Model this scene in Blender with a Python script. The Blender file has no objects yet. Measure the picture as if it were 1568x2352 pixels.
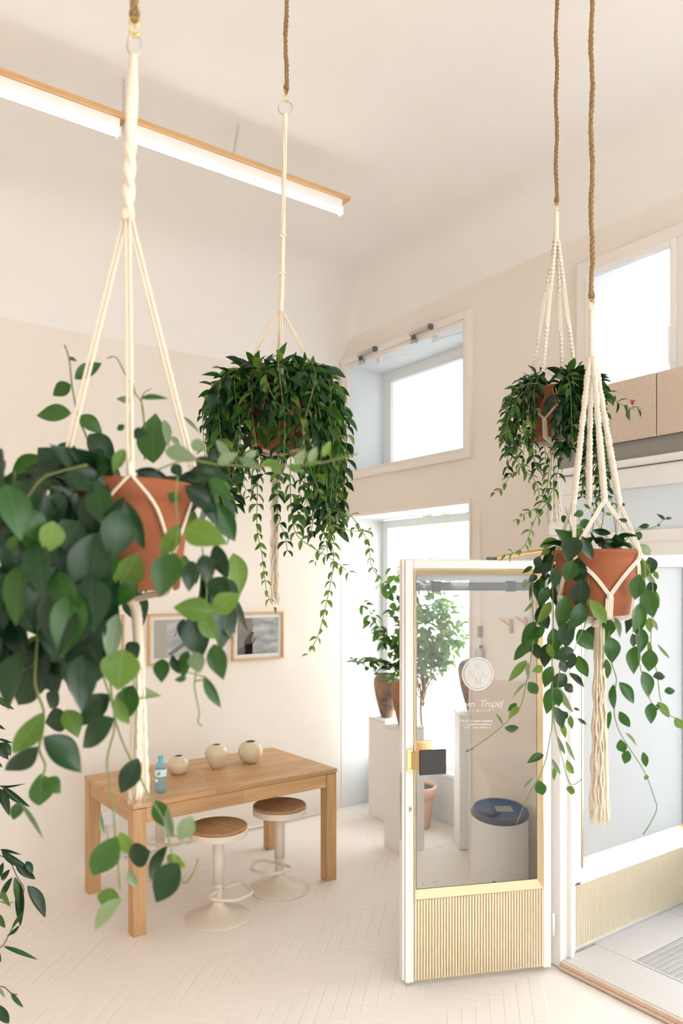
import bpy, math, random
from mathutils import Vector, Matrix
R = random.Random(7)
SC = bpy.context.scene
COL = SC.collection
# ------------------------------------------------------------------ camera, world, light, exposure
F, CX, HY, EYE = 1751.0, 784.0, 1340.0, 2.0          # focal length in pixels of a 1568x2352 frame, horizon row, eye height
AZ = math.radians(35.8); SA, CA = math.sin(AZ), math.cos(AZ)
cam_d = bpy.data.cameras.new('camera'); cam = bpy.data.objects.new('camera', cam_d); COL.objects.link(cam)
cam.location = (0, 0, EYE); cam.rotation_euler = (math.pi/2, 0, -AZ)
cam_d.sensor_fit = 'VERTICAL'; cam_d.sensor_height = 36.0; cam_d.lens = F*36.0/2352.0
cam_d.shift_y = (HY-1176.0)/2352.0
cam_d.clip_start = 0.05; cam_d.clip_end = 300
cam_d.dof.use_dof = True; cam_d.dof.focus_distance = 3.35; cam_d.dof.aperture_fstop = 2.2
SC.camera = cam
wd = bpy.data.worlds.new('overcast_sky'); SC.world = wd; wd.use_nodes = True
bg = wd.node_tree.nodes['Background']; bg.inputs[0].default_value = (0.93, 0.97, 1.0, 1); bg.inputs[1].default_value = 5.0
sl = bpy.data.lights.new('sun', 'SUN'); sl.energy = 16.0; sl.angle = math.radians(1.0); sl.color = (1, .97, .92)
so_ = bpy.data.objects.new('sun', sl); COL.objects.link(so_); so_.location = (-10, 6, 20)
so_.rotation_euler = Vector((.72, -.22, -.66)).to_track_quat('-Z', 'Y').to_euler()      # from behind the shop: lights the street and the house opposite
SC.view_settings.view_transform = 'Standard'; SC.view_settings.look = 'None'
SC.view_settings.gamma = 1.0; SC.view_settings.use_curve_mapping = False
SC.view_settings.exposure = 0.36
SC.cycles.max_bounces = 12; SC.cycles.diffuse_bounces = 6; SC.cycles.transparent_max_bounces = 16
SC.cycles.sample_clamp_indirect = 6.0
SC.cycles.caustics_reflective = False; SC.cycles.caustics_refractive = False
def portal(x, y0, y1, z0, z1, front=None):
    """sampling portal in a wall opening, facing the room (-X)"""
    l = bpy.data.lights.new('daylight_portal', 'AREA'); l.shape = 'RECTANGLE'
    l.size = z1-z0; l.size_y = abs(y1-y0)
    l.cycles.is_portal = True
    o = bpy.data.objects.new('daylight_portal', l); COL.objects.link(o)
    o.location = (x, (y0+y1)/2, (z0+z1)/2); o.rotation_euler = (0, math.pi/2, 0)
    if front: l.size, l.size_y = front[1]-front[0], z1-z0; o.location = ((front[0]+front[1])/2, y0, (z0+z1)/2); o.rotation_euler = (math.pi/2, 0, 0)
portal(4.62, 3.96, 5.48, 0.43, 2.55)
portal(4.62, 3.96, 5.48, 2.95, 3.93)
portal(4.62, -3.4, 2.9, 2.95, 3.93)
portal(4.62, -3.4, 0.5, 0.43, 2.55)
portal(4.62, 0.75, 2.55, 0.04, 2.5)
portal(0, -4.2, -4.2, .6, 3.2, (-1.2, 3.4))

# ------------------------------------------------------------------ helpers
def W(l): return (l*CA+SA, -l*SA+CA)
def P(u, v, d):
    l = (u-CX)/F; w = W(l)
    return Vector((w[0]*d, w[1]*d, EYE+(HY-v)/F*d))
def proj(p):
    r = p[0]*CA-p[1]*SA; f = p[0]*SA+p[1]*CA
    return (CX+F*r/f, HY-F*(p[2]-EYE)/f, f) if f > 1e-4 else (1e9, 1e9, f)
def PX(u, v, x): return P(u, v, x/W((u-CX)/F)[0])
def PY(u, v, y): return P(u, v, y/W((u-CX)/F)[1])
def PZ(u, v, z): return P(u, v, F*(EYE-z)/(v-HY))
CRIGHT = Vector((CA, -SA, 0)); CFWD = Vector((SA, CA, 0)); UP = Vector((0, 0, 1))
ORG = {}
def tag(o, label=None, cat=None, group=None, kind=None):
    if label: o['label'] = label
    if cat: o['category'] = cat
    if group: o['group'] = group
    if kind: o['kind'] = kind
    return o
def thing(name, loc, label, cat, group=None):
    o = bpy.data.objects.new(name, None); COL.objects.link(o); o.location = loc; o.empty_display_size = 0.1
    ORG[o.name] = Vector(loc)
    return tag(o, label, cat, group)
def rotz(a): return Matrix.Rotation(a, 4, 'Z')
class MB:
    def __init__(s, M=None): s.v = []; s.f = []; s.M = M; s.pc = []
    def add(s, vs, fs):
        b = len(s.v); s.pc.append((b, len(s.f)))
        for p in vs:
            p = Vector(p)
            s.v.append(s.M @ p if s.M else p)
        s.f += [tuple(b+i for i in f) for f in fs]
        return s
    def box(s, x0, x1, y0, y1, z0, z1):
        if x0 > x1: x0, x1 = x1, x0
        if y0 > y1: y0, y1 = y1, y0
        if z0 > z1: z0, z1 = z1, z0
        return s.add([(x0,y0,z0),(x1,y0,z0),(x1,y1,z0),(x0,y1,z0),(x0,y0,z1),(x1,y0,z1),(x1,y1,z1),(x0,y1,z1)],
                     [(3,2,1,0),(4,5,6,7),(0,1,5,4),(1,2,6,5),(2,3,7,6),(3,0,4,7)])
    def lathe(s, prof, seg=32, c=(0,0,0), cap=True):
        vs = []; fs = []; n = len(prof)
        for r, z in prof:
            for k in range(seg):
                a = 2*math.pi*k/seg
                vs.append((c[0]+r*math.cos(a), c[1]+r*math.sin(a), c[2]+z))
        for i in range(n-1):
            for k in range(seg):
                k2 = (k+1) % seg
                fs.append((i*seg+k, i*seg+k2, (i+1)*seg+k2, (i+1)*seg+k))
        if cap:
            if prof[0][0] > 1e-5: fs.append(tuple(reversed(range(seg))))
            if prof[-1][0] > 1e-5: fs.append(tuple(range((n-1)*seg, n*seg)))
        return s.add(vs, fs)
    def tube(s, pts, r, seg=6, rf=None, flat=1.0, twist=0.0, cap=True):
        """sweep an ellipse along pts; rf(i) scales the radius; twist turns it (radians per point)"""
        pts = [Vector(p) for p in pts]; n = len(pts); vs = []; fs = []
        up = None
        for i, p in enumerate(pts):
            t = (pts[min(i+1, n-1)]-pts[max(i-1, 0)])
            if t.length < 1e-9: t = Vector((0, 0, 1))
            t.normalize()
            if up is None:
                up = Vector((0, 0, 1)) if abs(t.z) < .9 else Vector((1, 0, 0))
            a = t.cross(up)
            if a.length < 1e-6: a = t.cross(Vector((0.3, 1, 0.2)))
            a.normalize(); b = a.cross(t); up = b
            rr = r*(rf(i) if rf else 1)
            for k in range(seg):
                th = 2*math.pi*k/seg
                x, y = math.cos(th)*rr, math.sin(th)*rr*flat
                tw = twist*i; x, y = x*math.cos(tw)-y*math.sin(tw), x*math.sin(tw)+y*math.cos(tw)
                vs.append(p+a*x+b*y)
        for i in range(n-1):
            for k in range(seg):
                k2 = (k+1) % seg
                fs.append((i*seg+k, i*seg+k2, (i+1)*seg+k2, (i+1)*seg+k))
        if cap: fs += [tuple(reversed(range(seg))), tuple(range((n-1)*seg, n*seg))]
        return s.add(vs, fs)
    def torus(s, c, R0, r, axis='y', seg=28, sg=8, sx=1.0):
        c = Vector(c); pts = []
        for k in range(seg+1):
            a = 2*math.pi*k/seg
            pts.append(c+CRIGHT*(math.cos(a)*R0*sx)+UP*(math.sin(a)*R0) if axis == 'c' else c+Vector((math.cos(a)*R0, math.sin(a)*R0, 0)))
        return s.tube(pts, r, sg, cap=False)
    def build_split(s, name, mat, parent, smooth=True, **kw):
        out = []
        for i, (v0, f0) in enumerate(s.pc):
            v1, f1 = s.pc[i+1] if i+1 < len(s.pc) else (len(s.v), len(s.f))
            q = MB(); q.v = s.v[v0:v1]; q.f = [tuple(k-v0 for k in f) for f in s.f[f0:f1]]
            out.append(q.build(name, mat, parent, smooth, **kw))
        return out
    def build(s, name, mat, parent=None, smooth=False, bevel=0, origin=None, kind=None, label=None):
        xs = [p.x for p in s.v]; ys = [p.y for p in s.v]; zs = [p.z for p in s.v]
        if origin is None: origin = Vector(((min(xs)+max(xs))/2, (min(ys)+max(ys))/2, min(zs)))
        origin = Vector(origin)
        me = bpy.data.meshes.new(name); me.from_pydata([p-origin for p in s.v], [], s.f)
        if smooth: me.polygons.foreach_set('use_smooth', [True]*len(me.polygons))
        me.materials.append(mat); me.update()
        o = bpy.data.objects.new(name, me); COL.objects.link(o)
        ORG[o.name] = origin
        if parent is not None:
            o.parent = parent; o.location = origin-ORG[parent.name]
        else: o.location = origin
        if bevel:
            m = o.modifiers.new('bevel', 'BEVEL'); m.width = bevel; m.segments = 2; m.limit_method = 'ANGLE'
        if smooth == 'auto':
            pass
        if kind: o['kind'] = kind
        if label: o['label'] = label
        return o
def smooth_path(pts, n=8):
    pts = [Vector(p) for p in pts]
    if len(pts) < 3:
        return [pts[0].lerp(pts[-1], i/n) for i in range(n+1)]
    out = []
    for i in range(len(pts)-1):
        p0 = pts[max(i-1, 0)]; p1 = pts[i]; p2 = pts[i+1]; p3 = pts[min(i+2, len(pts)-1)]
        for k in range(n):
            t = k/n
            out.append(0.5*((2*p1)+(p2-p0)*t+(2*p0-5*p1+4*p2-p3)*t*t+(3*p1-p0-3*p2+p3)*t**3))
    out.append(pts[-1]); return out
def resample(pts, step):
    L = [0]
    for a, b in zip(pts, pts[1:]): L.append(L[-1]+(b-a).length)
    n = max(2, int(L[-1]/step)+1); out = []; j = 0
    for i in range(n):
        s = L[-1]*i/(n-1)
        while j < len(L)-2 and L[j+1] < s: j += 1
        k = (s-L[j])/max(L[j+1]-L[j], 1e-9); out.append(pts[j].lerp(pts[j+1], k))
    return out
def copy_tree(o, parent=None):
    c = o.copy(); COL.objects.link(c); c.parent = parent
    ORG[c.name] = ORG.get(o.name, Vector((0,0,0)))
    for ch in list(o.children): copy_tree(ch, c)
    return c

# ------------------------------------------------------------------ materials
def mat(name, col, rough=.6, metal=0, spec=.5, noise=None, bump=None, coat=0, trans=0):
    m = bpy.data.materials.new(name); m.use_nodes = True; nt = m.node_tree; b = nt.nodes['Principled BSDF']
    b.inputs['Base Color'].default_value = (*col, 1); b.inputs['Roughness'].default_value = rough
    b.inputs['Metallic'].default_value = metal; b.inputs['Specular IOR Level'].default_value = spec
    b.inputs['Coat Weight'].default_value = coat
    tc = nt.nodes.new('ShaderNodeTexCoord')
    if noise:
        sc, amt, col2 = noise[:3]
        n = nt.nodes.new('ShaderNodeTexNoise'); n.inputs['Scale'].default_value = sc; n.inputs['Detail'].default_value = 6
        n.inputs['Roughness'].default_value = .65
        mp = nt.nodes.new('ShaderNodeMapping'); mp.inputs['Scale'].default_value = noise[3] if len(noise) > 3 else (1, 1, 1)
        nt.links.new(tc.outputs['Object'], mp.inputs[0]); nt.links.new(mp.outputs[0], n.inputs['Vector'])
        cr = nt.nodes.new('ShaderNodeValToRGB'); cr.color_ramp.elements[0].position = .5-amt; cr.color_ramp.elements[1].position = .5+amt
        cr.color_ramp.elements[0].color = (*col2, 1); cr.color_ramp.elements[1].color = (*col, 1)
        nt.links.new(n.outputs['Fac'], cr.inputs[0]); nt.links.new(cr.outputs[0], b.inputs['Base Color'])
    if bump:
        n2 = nt.nodes.new('ShaderNodeTexNoise'); n2.inputs['Scale'].default_value = bump[0]; n2.inputs['Detail'].default_value = 5
        nt.links.new(tc.outputs['Object'], n2.inputs['Vector'])
        bp = nt.nodes.new('ShaderNodeBump'); bp.inputs['Strength'].default_value = bump[1]; bp.inputs['Distance'].default_value = bump[2] if len(bump) > 2 else .01
        nt.links.new(n2.outputs['Fac'], bp.inputs['Height']); nt.links.new(bp.outputs[0], b.inputs['Normal'])
    return m
def emit(name, col, st):
    m = bpy.data.materials.new(name); m.use_nodes = True; nt = m.node_tree; nt.nodes.clear()
    e = nt.nodes.new('ShaderNodeEmission'); e.inputs[0].default_value = (*col, 1); e.inputs[1].default_value = st
    o = nt.nodes.new('ShaderNodeOutputMaterial'); nt.links.new(e.outputs[0], o.inputs[0]); return m
def glass(name, tint=(1, 1, 1), ior=1.5, rough=0.0, haze=0.0, hc=(.9, .92, .93), hd=(.82, .84, .85)):
    m = bpy.data.materials.new(name); m.use_nodes = True; nt = m.node_tree; nt.nodes.clear()
    t = nt.nodes.new('ShaderNodeBsdfTransparent'); t.inputs[0].default_value = (*tint, 1)
    g = nt.nodes.new('ShaderNodeBsdfGlossy'); g.inputs['Roughness'].default_value = rough
    fr = nt.nodes.new('ShaderNodeFresnel'); fr.inputs[0].default_value = ior
    mx = nt.nodes.new('ShaderNodeMixShader'); o = nt.nodes.new('ShaderNodeOutputMaterial')
    gm = nt.nodes.new('ShaderNodeNewGeometry'); inv = nt.nodes.new('ShaderNodeMath'); inv.operation = 'SUBTRACT'; inv.inputs[0].default_value = 1
    nt.links.new(gm.outputs['Backfacing'], inv.inputs[1]); ml = nt.nodes.new('ShaderNodeMath'); ml.operation = 'MULTIPLY'
    nt.links.new(fr.outputs[0], ml.inputs[0]); nt.links.new(inv.outputs[0], ml.inputs[1])     # reflect once, on the outer face of the pane
    nt.links.new(ml.outputs[0], mx.inputs[0]); nt.links.new(t.outputs[0], mx.inputs[1]); nt.links.new(g.outputs[0], mx.inputs[2])
    out = mx
    if haze:
        tr = nt.nodes.new('ShaderNodeBsdfTranslucent'); tr.inputs[0].default_value = (*hc, 1)
        df = nt.nodes.new('ShaderNodeBsdfDiffuse'); df.inputs[0].default_value = (*hd, 1)
        m1 = nt.nodes.new('ShaderNodeMixShader'); m1.inputs[0].default_value = .5
        nt.links.new(tr.outputs[0], m1.inputs[1]); nt.links.new(df.outputs[0], m1.inputs[2])
        m2 = nt.nodes.new('ShaderNodeMixShader'); m2.inputs[0].default_value = haze
        nt.links.new(mx.outputs[0], m2.inputs[1]); nt.links.new(m1.outputs[0], m2.inputs[2]); out = m2
    nt.links.new(out.outputs[0], o.inputs[0]); return m
def wood(name, c1, c2, scale=1.0, axis='X', rough=.45, stave=.0):
    m = bpy.data.materials.new(name); m.use_nodes = True; nt = m.node_tree; b = nt.nodes['Principled BSDF']
    b.inputs['Roughness'].default_value = rough
    tc = nt.nodes.new('ShaderNodeTexCoord'); mp = nt.nodes.new('ShaderNodeMapping')
    s = {'X': (1.2, 14, 14), 'Y': (14, 1.2, 14), 'Z': (14, 14, 1.2)}[axis]
    mp.inputs['Scale'].default_value = tuple(q*scale for q in s)
    nt.links.new(tc.outputs['Object'], mp.inputs[0])
    n = nt.nodes.new('ShaderNodeTexNoise'); n.inputs['Scale'].default_value = 2.2; n.inputs['Detail'].default_value = 9; n.inputs['Distortion'].default_value = .8
    nt.links.new(mp.outputs[0], n.inputs['Vector'])
    cr = nt.nodes.new('ShaderNodeValToRGB'); cr.color_ramp.elements[0].position = .32; cr.color_ramp.elements[1].position = .7
    cr.color_ramp.elements[0].color = (*c2, 1); cr.color_ramp.elements[1].color = (*c1, 1)
    nt.links.new(n.outputs['Fac'], cr.inputs[0]); last = cr.outputs[0]
    if stave:
        br = nt.nodes.new('ShaderNodeTexBrick'); br.inputs['Scale'].default_value = 1.0
        br.inputs['Brick Width'].default_value = stave*9; br.inputs['Row Height'].default_value = stave
        br.inputs['Mortar Size'].default_value = 0.0006; br.offset = .37; br.inputs['Bias'].default_value = 0
        br.inputs['Color1'].default_value = (1, 1, 1, 1); br.inputs['Color2'].default_value = (.80, .77, .74, 1); br.inputs['Mortar'].default_value = (.62, .57, .52, 1)
        if axis == 'Y':
            mp2 = nt.nodes.new('ShaderNodeMapping'); mp2.inputs['Rotation'].default_value = (0, 0, math.pi/2)
            nt.links.new(tc.outputs['Object'], mp2.inputs[0]); nt.links.new(mp2.outputs[0], br.inputs['Vector'])
        else: nt.links.new(tc.outputs['Object'], br.inputs['Vector'])
        mx = nt.nodes.new('ShaderNodeMix'); mx.data_type = 'RGBA'; mx.blend_type = 'MULTIPLY'; mx.inputs[0].default_value = 1
        nt.links.new(last, mx.inputs[6]); nt.links.new(br.outputs[0], mx.inputs[7]); last = mx.outputs[2]
    nt.links.new(last, b.inputs['Base Color']); return m
def leaf_mat(name, col, under, vein, rough=.38, trans=.3):
    m = bpy.data.materials.new(name); m.use_nodes = True; nt = m.node_tree; b = nt.nodes['Principled BSDF']
    b.inputs['Roughness'].default_value = rough; b.inputs['Specular IOR Level'].default_value = .38
    tc = nt.nodes.new('ShaderNodeTexCoord'); sx = nt.nodes.new('ShaderNodeSeparateXYZ'); nt.links.new(tc.outputs['Object'], sx.inputs[0])
    ab = nt.nodes.new('ShaderNodeMath'); ab.operation = 'ABSOLUTE'; nt.links.new(sx.outputs[0], ab.inputs[0])
    mr = nt.nodes.new('ShaderNodeMapRange'); mr.inputs[1].default_value = .008; mr.inputs[2].default_value = .04; mr.inputs[3].default_value = .65; mr.inputs[4].default_value = 0
    nt.links.new(ab.outputs[0], mr.inputs[0])
    oi = nt.nodes.new('ShaderNodeObjectInfo'); hs = nt.nodes.new('ShaderNodeHueSaturation'); hs.inputs['Color'].default_value = (*col, 1)
    r1 = nt.nodes.new('ShaderNodeMapRange'); r1.inputs[3].default_value = .72; r1.inputs[4].default_value = 1.4; nt.links.new(oi.outputs['Random'], r1.inputs[0]); nt.links.new(r1.outputs[0], hs.inputs['Value'])
    wn = nt.nodes.new('ShaderNodeMath'); wn.operation = 'MULTIPLY_ADD'; wn.inputs[1].default_value = -.035; wn.inputs[2].default_value = .515
    nt.links.new(oi.outputs['Random'], wn.inputs[0]); nt.links.new(wn.outputs[0], hs.inputs['Hue'])
    mx = nt.nodes.new('ShaderNodeMix'); mx.data_type = 'RGBA'; nt.links.new(mr.outputs[0], mx.inputs[0])
    nt.links.new(hs.outputs[0], mx.inputs[6]); mx.inputs[7].default_value = (*vein, 1)
    nt.links.new(mx.outputs[2], b.inputs['Base Color'])
    tr = nt.nodes.new('ShaderNodeBsdfTranslucent'); tr.inputs[0].default_value = (*under, 1)
    ms = nt.nodes.new('ShaderNodeMixShader'); ms.inputs[0].default_value = trans
    nt.links.new(b.outputs[0], ms.inputs[1]); nt.links.new(tr.outputs[0], ms.inputs[2])
    nt.links.new(ms.outputs[0], nt.nodes['Material Output'].inputs[0]); return m

PLASTER = mat('limewash_plaster', (.85, .795, .735), .85, spec=.2, noise=(1.1, .22, (.82, .755, .685)), bump=(6, .12, .02))
CEIL = mat('ceiling_plaster', (.87, .845, .82), .85, spec=.2, noise=(1.3, .25, (.85, .815, .785)), bump=(5, .15, .02))
WHITE = mat('white_paint', (.87, .86, .855), .42, noise=(3, .3, (.85, .835, .825)))
REVEAL = mat('reveal_paint', (.78, .80, .81), .6)
FRAMEP = mat('frame_paint', (.84, .79, .74), .5)
FLOORM = mat('painted_floor', (.86, .80, .745), .5, noise=(2.2, .3, (.84, .77, .71)), bump=(30, .1, .004))
PLANKM = mat('painted_plank', (.865, .805, .75), .48, noise=(1.6, .3, (.845, .775, .715), (1, 6, 1)), bump=(40, .12, .003))
OAK = wood('oak_table', (.66, .42, .215), (.53, .31, .14), 1.0, 'X', stave=.058)
OAKZ = wood('oak_leg', (.60, .37, .18), (.49, .28, .12), 1.0, 'Z')
OAKY = wood('oak_end', (.60, .37, .18), (.49, .28, .12), 1.0, 'Y')
OAKD = wood('oak_seat', (.46, .27, .13), (.31, .165, .07), 1.3, 'X', stave=.05)
PINE = wood('pine_rail', (.66, .42, .20), (.55, .32, .14), 1.0, 'X')
PALEWOOD = wood('pale_frame_wood', (.70, .47, .28), (.60, .37, .19), 2.0, 'X')
CREAM = mat('cream_metal', (.74, .65, .55), .42, spec=.4)
BRASS = mat('brushed_brass', (.80, .62, .34), .34, 1.0, noise=(8, .3, (.72, .54, .28)))
BRASSL = mat('pale_brass', (.88, .775, .54), .28, 1.0, noise=(5, .3, (.83, .71, .47)))
RIBB = mat('ribbed_brass', (.95, .89, .75), .32, .8, noise=(4, .3, (.91, .83, .65)))
HOOKB = mat('hook_brass', (.90, .62, .22), .22, 1.0)
STEEL = mat('grey_steel', (.55, .55, .54), .35, .9)
GALV = mat('galvanised', (.60, .61, .62), .45, .7)
GROOVE = mat('groove_brass', (.78, .61, .31), .45, .8, noise=(30, .3, (.60, .46, .22)))
BLACKM = mat('black_plate', (.028, .029, .03), .5, noise=(20, .3, (.02, .02, .02)))
DARKG = mat('dark_grey', (.13, .13, .135), .5)
MIDG = mat('grey_paint', (.30, .285, .27), .55)
TERRA = mat('terracotta', (.30, .10, .043), .8, spec=.25, noise=(9, .3, (.255, .082, .034)), bump=(60, .15, .004))
TERRAP = mat('pale_terracotta', (.72, .45, .33), .8, noise=(8, .3, (.66, .39, .27)))
SOIL = mat('soil', (.05, .035, .025), .95, noise=(60, .2, (.02, .014, .01)), bump=(80, .8, .01))
JUTE = mat('jute', (.40, .26, .13), .95, spec=.1, noise=(120, .25, (.24, .145, .065)), bump=(250, .8, .003))
COTTON = mat('cotton_cord', (.87, .775, .64), .95, spec=.1, noise=(160, .3, (.79, .68, .53)), bump=(350, .6, .002))
COTTONW = mat('white_cotton', (.86, .80, .71), .95, spec=.1, noise=(160, .3, (.74, .67, .56)), bump=(350, .6, .002))
CERAM = mat('cream_stoneware', (.70, .60, .43), .35, coat=.2, noise=(14, .25, (.64, .54, .375)))
INSIDE = mat('vase_inside', (.06, .05, .04), .8)
VASEB = mat('mottled_glaze', (.42, .25, .15), .6, noise=(7, .12, (.10, .075, .07)), bump=(30, .2, .005))
VASEC = mat('rust_glaze', (.42, .19, .08), .6, noise=(7, .18, (.20, .09, .05)), bump=(30, .2, .005))
GLASS = glass('window_glass', (.988, .993, .99))
DOORG = glass('door_glass', (.992, .995, .994), 1.45)
FROST = glass('frosted_glass', (.92, .95, .96), 1.5, .1, haze=.92, hc=(.66, .68, .70), hd=(.72, .75, .77))
MILKY = glass('milky_glass', (.95, .97, 1.0), 1.5, .1, haze=.80, hc=(.66, .70, .74), hd=(.78, .80, .82))
STONE = mat('beige_stone', (.66, .555, .455), .6, noise=(70, .2, (.57, .46, .365)), bump=(90, .1, .003))
TERRAZZO = mat('grey_terrazzo', (.60, .58, .565), .5, noise=(90, .2, (.51, .49, .475)))
EDGE = mat('step_edge', (.74, .57, .45), .5, noise=(12, .2, (.67, .49, .37)))
PAPER = mat('mat_board', (.86, .83, .79), .8)
STREET = mat('street_paving', (.62, .60, .585), .8, noise=(.8, .3, (.55, .53, .52)))
FACADE = mat('facade_render', (.86, .85, .83), .8)
FACWIN = mat('facade_window', (.30, .28, .27), .4)
LEAFD = leaf_mat('leaf_dark', (.0065, .030, .011), (.045, .15, .02), (.025, .075, .022), .32, .10)
LEAFM = leaf_mat('leaf_green', (.017, .070, .012), (.085, .27, .025), (.055, .145, .03), .32, .20)
LEAFL = leaf_mat('leaf_lime', (.082, .165, .022), (.22, .40, .06), (.18, .30, .08), .42, .28)
LEAFP = leaf_mat('leaf_pale', (.16, .24, .13), (.30, .40, .17), (.26, .34, .20), .35, .28)
LEAFT = leaf_mat('tree_leaf', (.05, .15, .02), (.19, .42, .045), (.10, .23, .05), .45, .26)
STEM = mat('green_stem', (.17, .20, .06), .6)
STEMB = mat('brown_stem', (.16, .11, .06), .7)
BARK = mat('pale_bark', (.40, .33, .25), .8, noise=(30, .3, (.28, .22, .16)))
TUBE = emit('lit_tube', (1.0, .95, .87), 4.6)
# ------------------------------------------------------------------ the setting
XW, YB, ZC = 3.99, 5.53, 4.50          # window wall, back wall, ceiling
XO = 4.55                              # outer face of the window wall
XD, YD, ZT = 3.24, 2.57, .04           # entrance box: front plane, side plane, stone floor height
XL, YF = -3.2, -4.0                    # walls behind the camera
def struct(name, mb, m, label, cat, bevel=0, smooth=False):
    return tag(mb.build(name, m, None, smooth, bevel), label, cat, None, 'structure')
floor = struct('floor', MB().box(XL, XO, YF, YB, -.20, -.004), FLOORM, 'cream painted parquet floor of the room', 'floor')
# herringbone parquet: nearest visible planks are parts, the others one joined part
pw, pl = .066, .40
cands = []
for k in range(-75, 76):
    for m_ in range(-22, 23):
        for hv in (0, 1):
            if hv == 0: cx, cy = k*pw+m_*pl+pl/2, k*pw-m_*pl+pw/2
            else: cx, cy = k*pw+m_*pl+pl+pw/2, k*pw-m_*pl+pw-pl/2
            wx = (cx+cy)/math.sqrt(2); wy = (cy-cx)/math.sqrt(2)
            if not (-.2 < wx < XO-.32 and .5 < wy < YB-.21): continue
            if wx > XD-.28 and wy < YD+.22: continue
            if wx > XW-.25 and wy < 4.15: continue
            u, v, d = proj((wx, wy, 0))
            if d < .5 or u < -160 or u > 1650 or v > 2520: continue
            vis = 0 <= u <= 1290 and v <= 2352
            cands.append((0 if vis else 1, d, wx, wy, hv))
cands.sort()
def plank_mesh():
    mb = MB(); g = .0004
    x, y = pl/2-g, pw/2-g
    c = .0005
    vs = [(-x,-y,-.012),(x,-y,-.012),(x,y,-.012),(-x,y,-.012),(-x,-y,-c),(x,-y,-c),(x,y,-c),(-x,y,-c),(-x+c,-y+c,0),(x-c,-y+c,0),(x-c,y-c,0),(-x+c,y-c,0)]
    fs = [(0,1,5,4),(1,2,6,5),(2,3,7,6),(3,0,4,7),(4,5,9,8),(5,6,10,9),(6,7,11,10),(7,4,8,11),(8,9,10,11)]
    return vs, fs
pv, pf = plank_mesh()
pme = bpy.data.meshes.new('plank'); pme.from_pydata(pv, [], pf); pme.materials.append(PLANKM)
rest = MB()
for i, (_, d, wx, wy, hv) in enumerate(cands):
    a = -math.pi/4+(math.pi/2 if hv else 0)
    z = R.uniform(-.0005, 0)
    tl = R.uniform(-.002, .002)
    M = Matrix.Translation((wx, wy, z)) @ rotz(a) @ Matrix.Rotation(tl, 4, 'X')
    if i < 300:
        o = bpy.data.objects.new('plank', pme); COL.objects.link(o); o.parent = floor
        o.matrix_basis = Matrix.Translation(-ORG[floor.name]) @ M
    else:
        rest.M = M; rest.add(pv, pf)
rest.M = None
rest.build('plank_field', PLANKM, floor, kind='stuff')
# ceiling with a soft cove along the back and window walls
rb_, rw_ = .70, .34
xs_ = [XL, 0, 2.5]+[XW-rw_+rw_*k/12 for k in range(13)]; ys_ = [YF, 0, 2.5]+[YB-rb_+rb_*k/16 for k in range(17)]
def cove(d, r): return 0 if d >= r else r-math.sqrt(max(0, r*r-(r-d)**2))
ceil = MB(); cv = []
for y in ys_:
    for x in xs_: cv.append((x, y, ZC-max(cove(XW-x, rw_), cove(YB-y, rb_))))
nx = len(xs_)
ceil.add(cv, [(r*nx+q, (r+1)*nx+q, (r+1)*nx+q+1, r*nx+q+1) for r in range(len(ys_)-1) for q in range(nx-1)])
ceil.box(XL, XO, YF, YB, ZC+.01, ZC+.15)
struct('ceiling', ceil, CEIL, 'pale plastered ceiling curving softly into the walls', 'ceiling', smooth=True)
struct('wall_back', MB().box(XL, 4.9, YB, YB+.2, -.2, ZC+.1), PLASTER, 'cream limewashed back wall behind the oak table', 'wall')
struct('wall_left', MB().box(XL-.2, XL, YF, YB, -.2, ZC+.1), PLASTER, 'cream plaster side wall outside the frame to the left', 'wall')
struct('wall_front', MB().box(XL, -1.2, YF-.2, YF, -.2, ZC+.1).box(3.4, XO, YF-.2, YF, -.2, ZC+.1).box(-1.2, 3.4, YF-.2, YF, -.2, .6).box(-1.2, 3.4, YF-.2, YF, 3.2, ZC+.1), PLASTER, 'cream plaster wall behind the camera', 'wall')
zl0, zl1, zu0, zu1 = 0, 2.60, 2.93, 3.95      # lower niche and upper window openings
yn0, yn1 = 3.94, 5.50
w = MB()
w.box(XW, XO, yn1, YB, zl1, ZC)                           # sliver beside the niche
w.box(XW, XO, yn0, yn1, zl1, zu0)                         # spandrel between the windows
w.box(XW, XO, YF, yn1, zu1, ZC)                           # above all windows
w.box(XW, XO, YD+.05, yn0, 0, zu0)                        # pier behind the open door
w.box(XW, XO, 2.99, yn0, zu0, zu1)
w.box(XW, XO, YF, 1.10, 2.6, zu0); w.box(XW, XO, .62, .80, 0, 2.6)
w.box(XW, XO, YF, -3.5, zu0, zu1); w.box(XW, XO, YF, -3.5, 0, 2.6)
w.box(4.42, XO, -3.5, .62, 0, .43)
w.box(4.44, XO, yn0, YB, 0, .43)                         # low wall under the niche window
w.box(4.3, XO, .8, YD+.05, 2.6, zu0)
struct('wall_right', w, PLASTER, 'cream plaster window wall with pier beside the niche', 'wall')
def frame_boxes(mb, x0, x1, y0, y1, z0, z1, t, bt=None):
    bt = bt or t
    return mb.box(x0, x1, y0, y0+t, z0, z1).box(x0, x1, y1-t, y1, z0, z1).box(x0, x1, y0+t, y1-t, z1-t, z1).box(x0, x1, y0+t, y1-t, z0, z0+bt)
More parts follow.
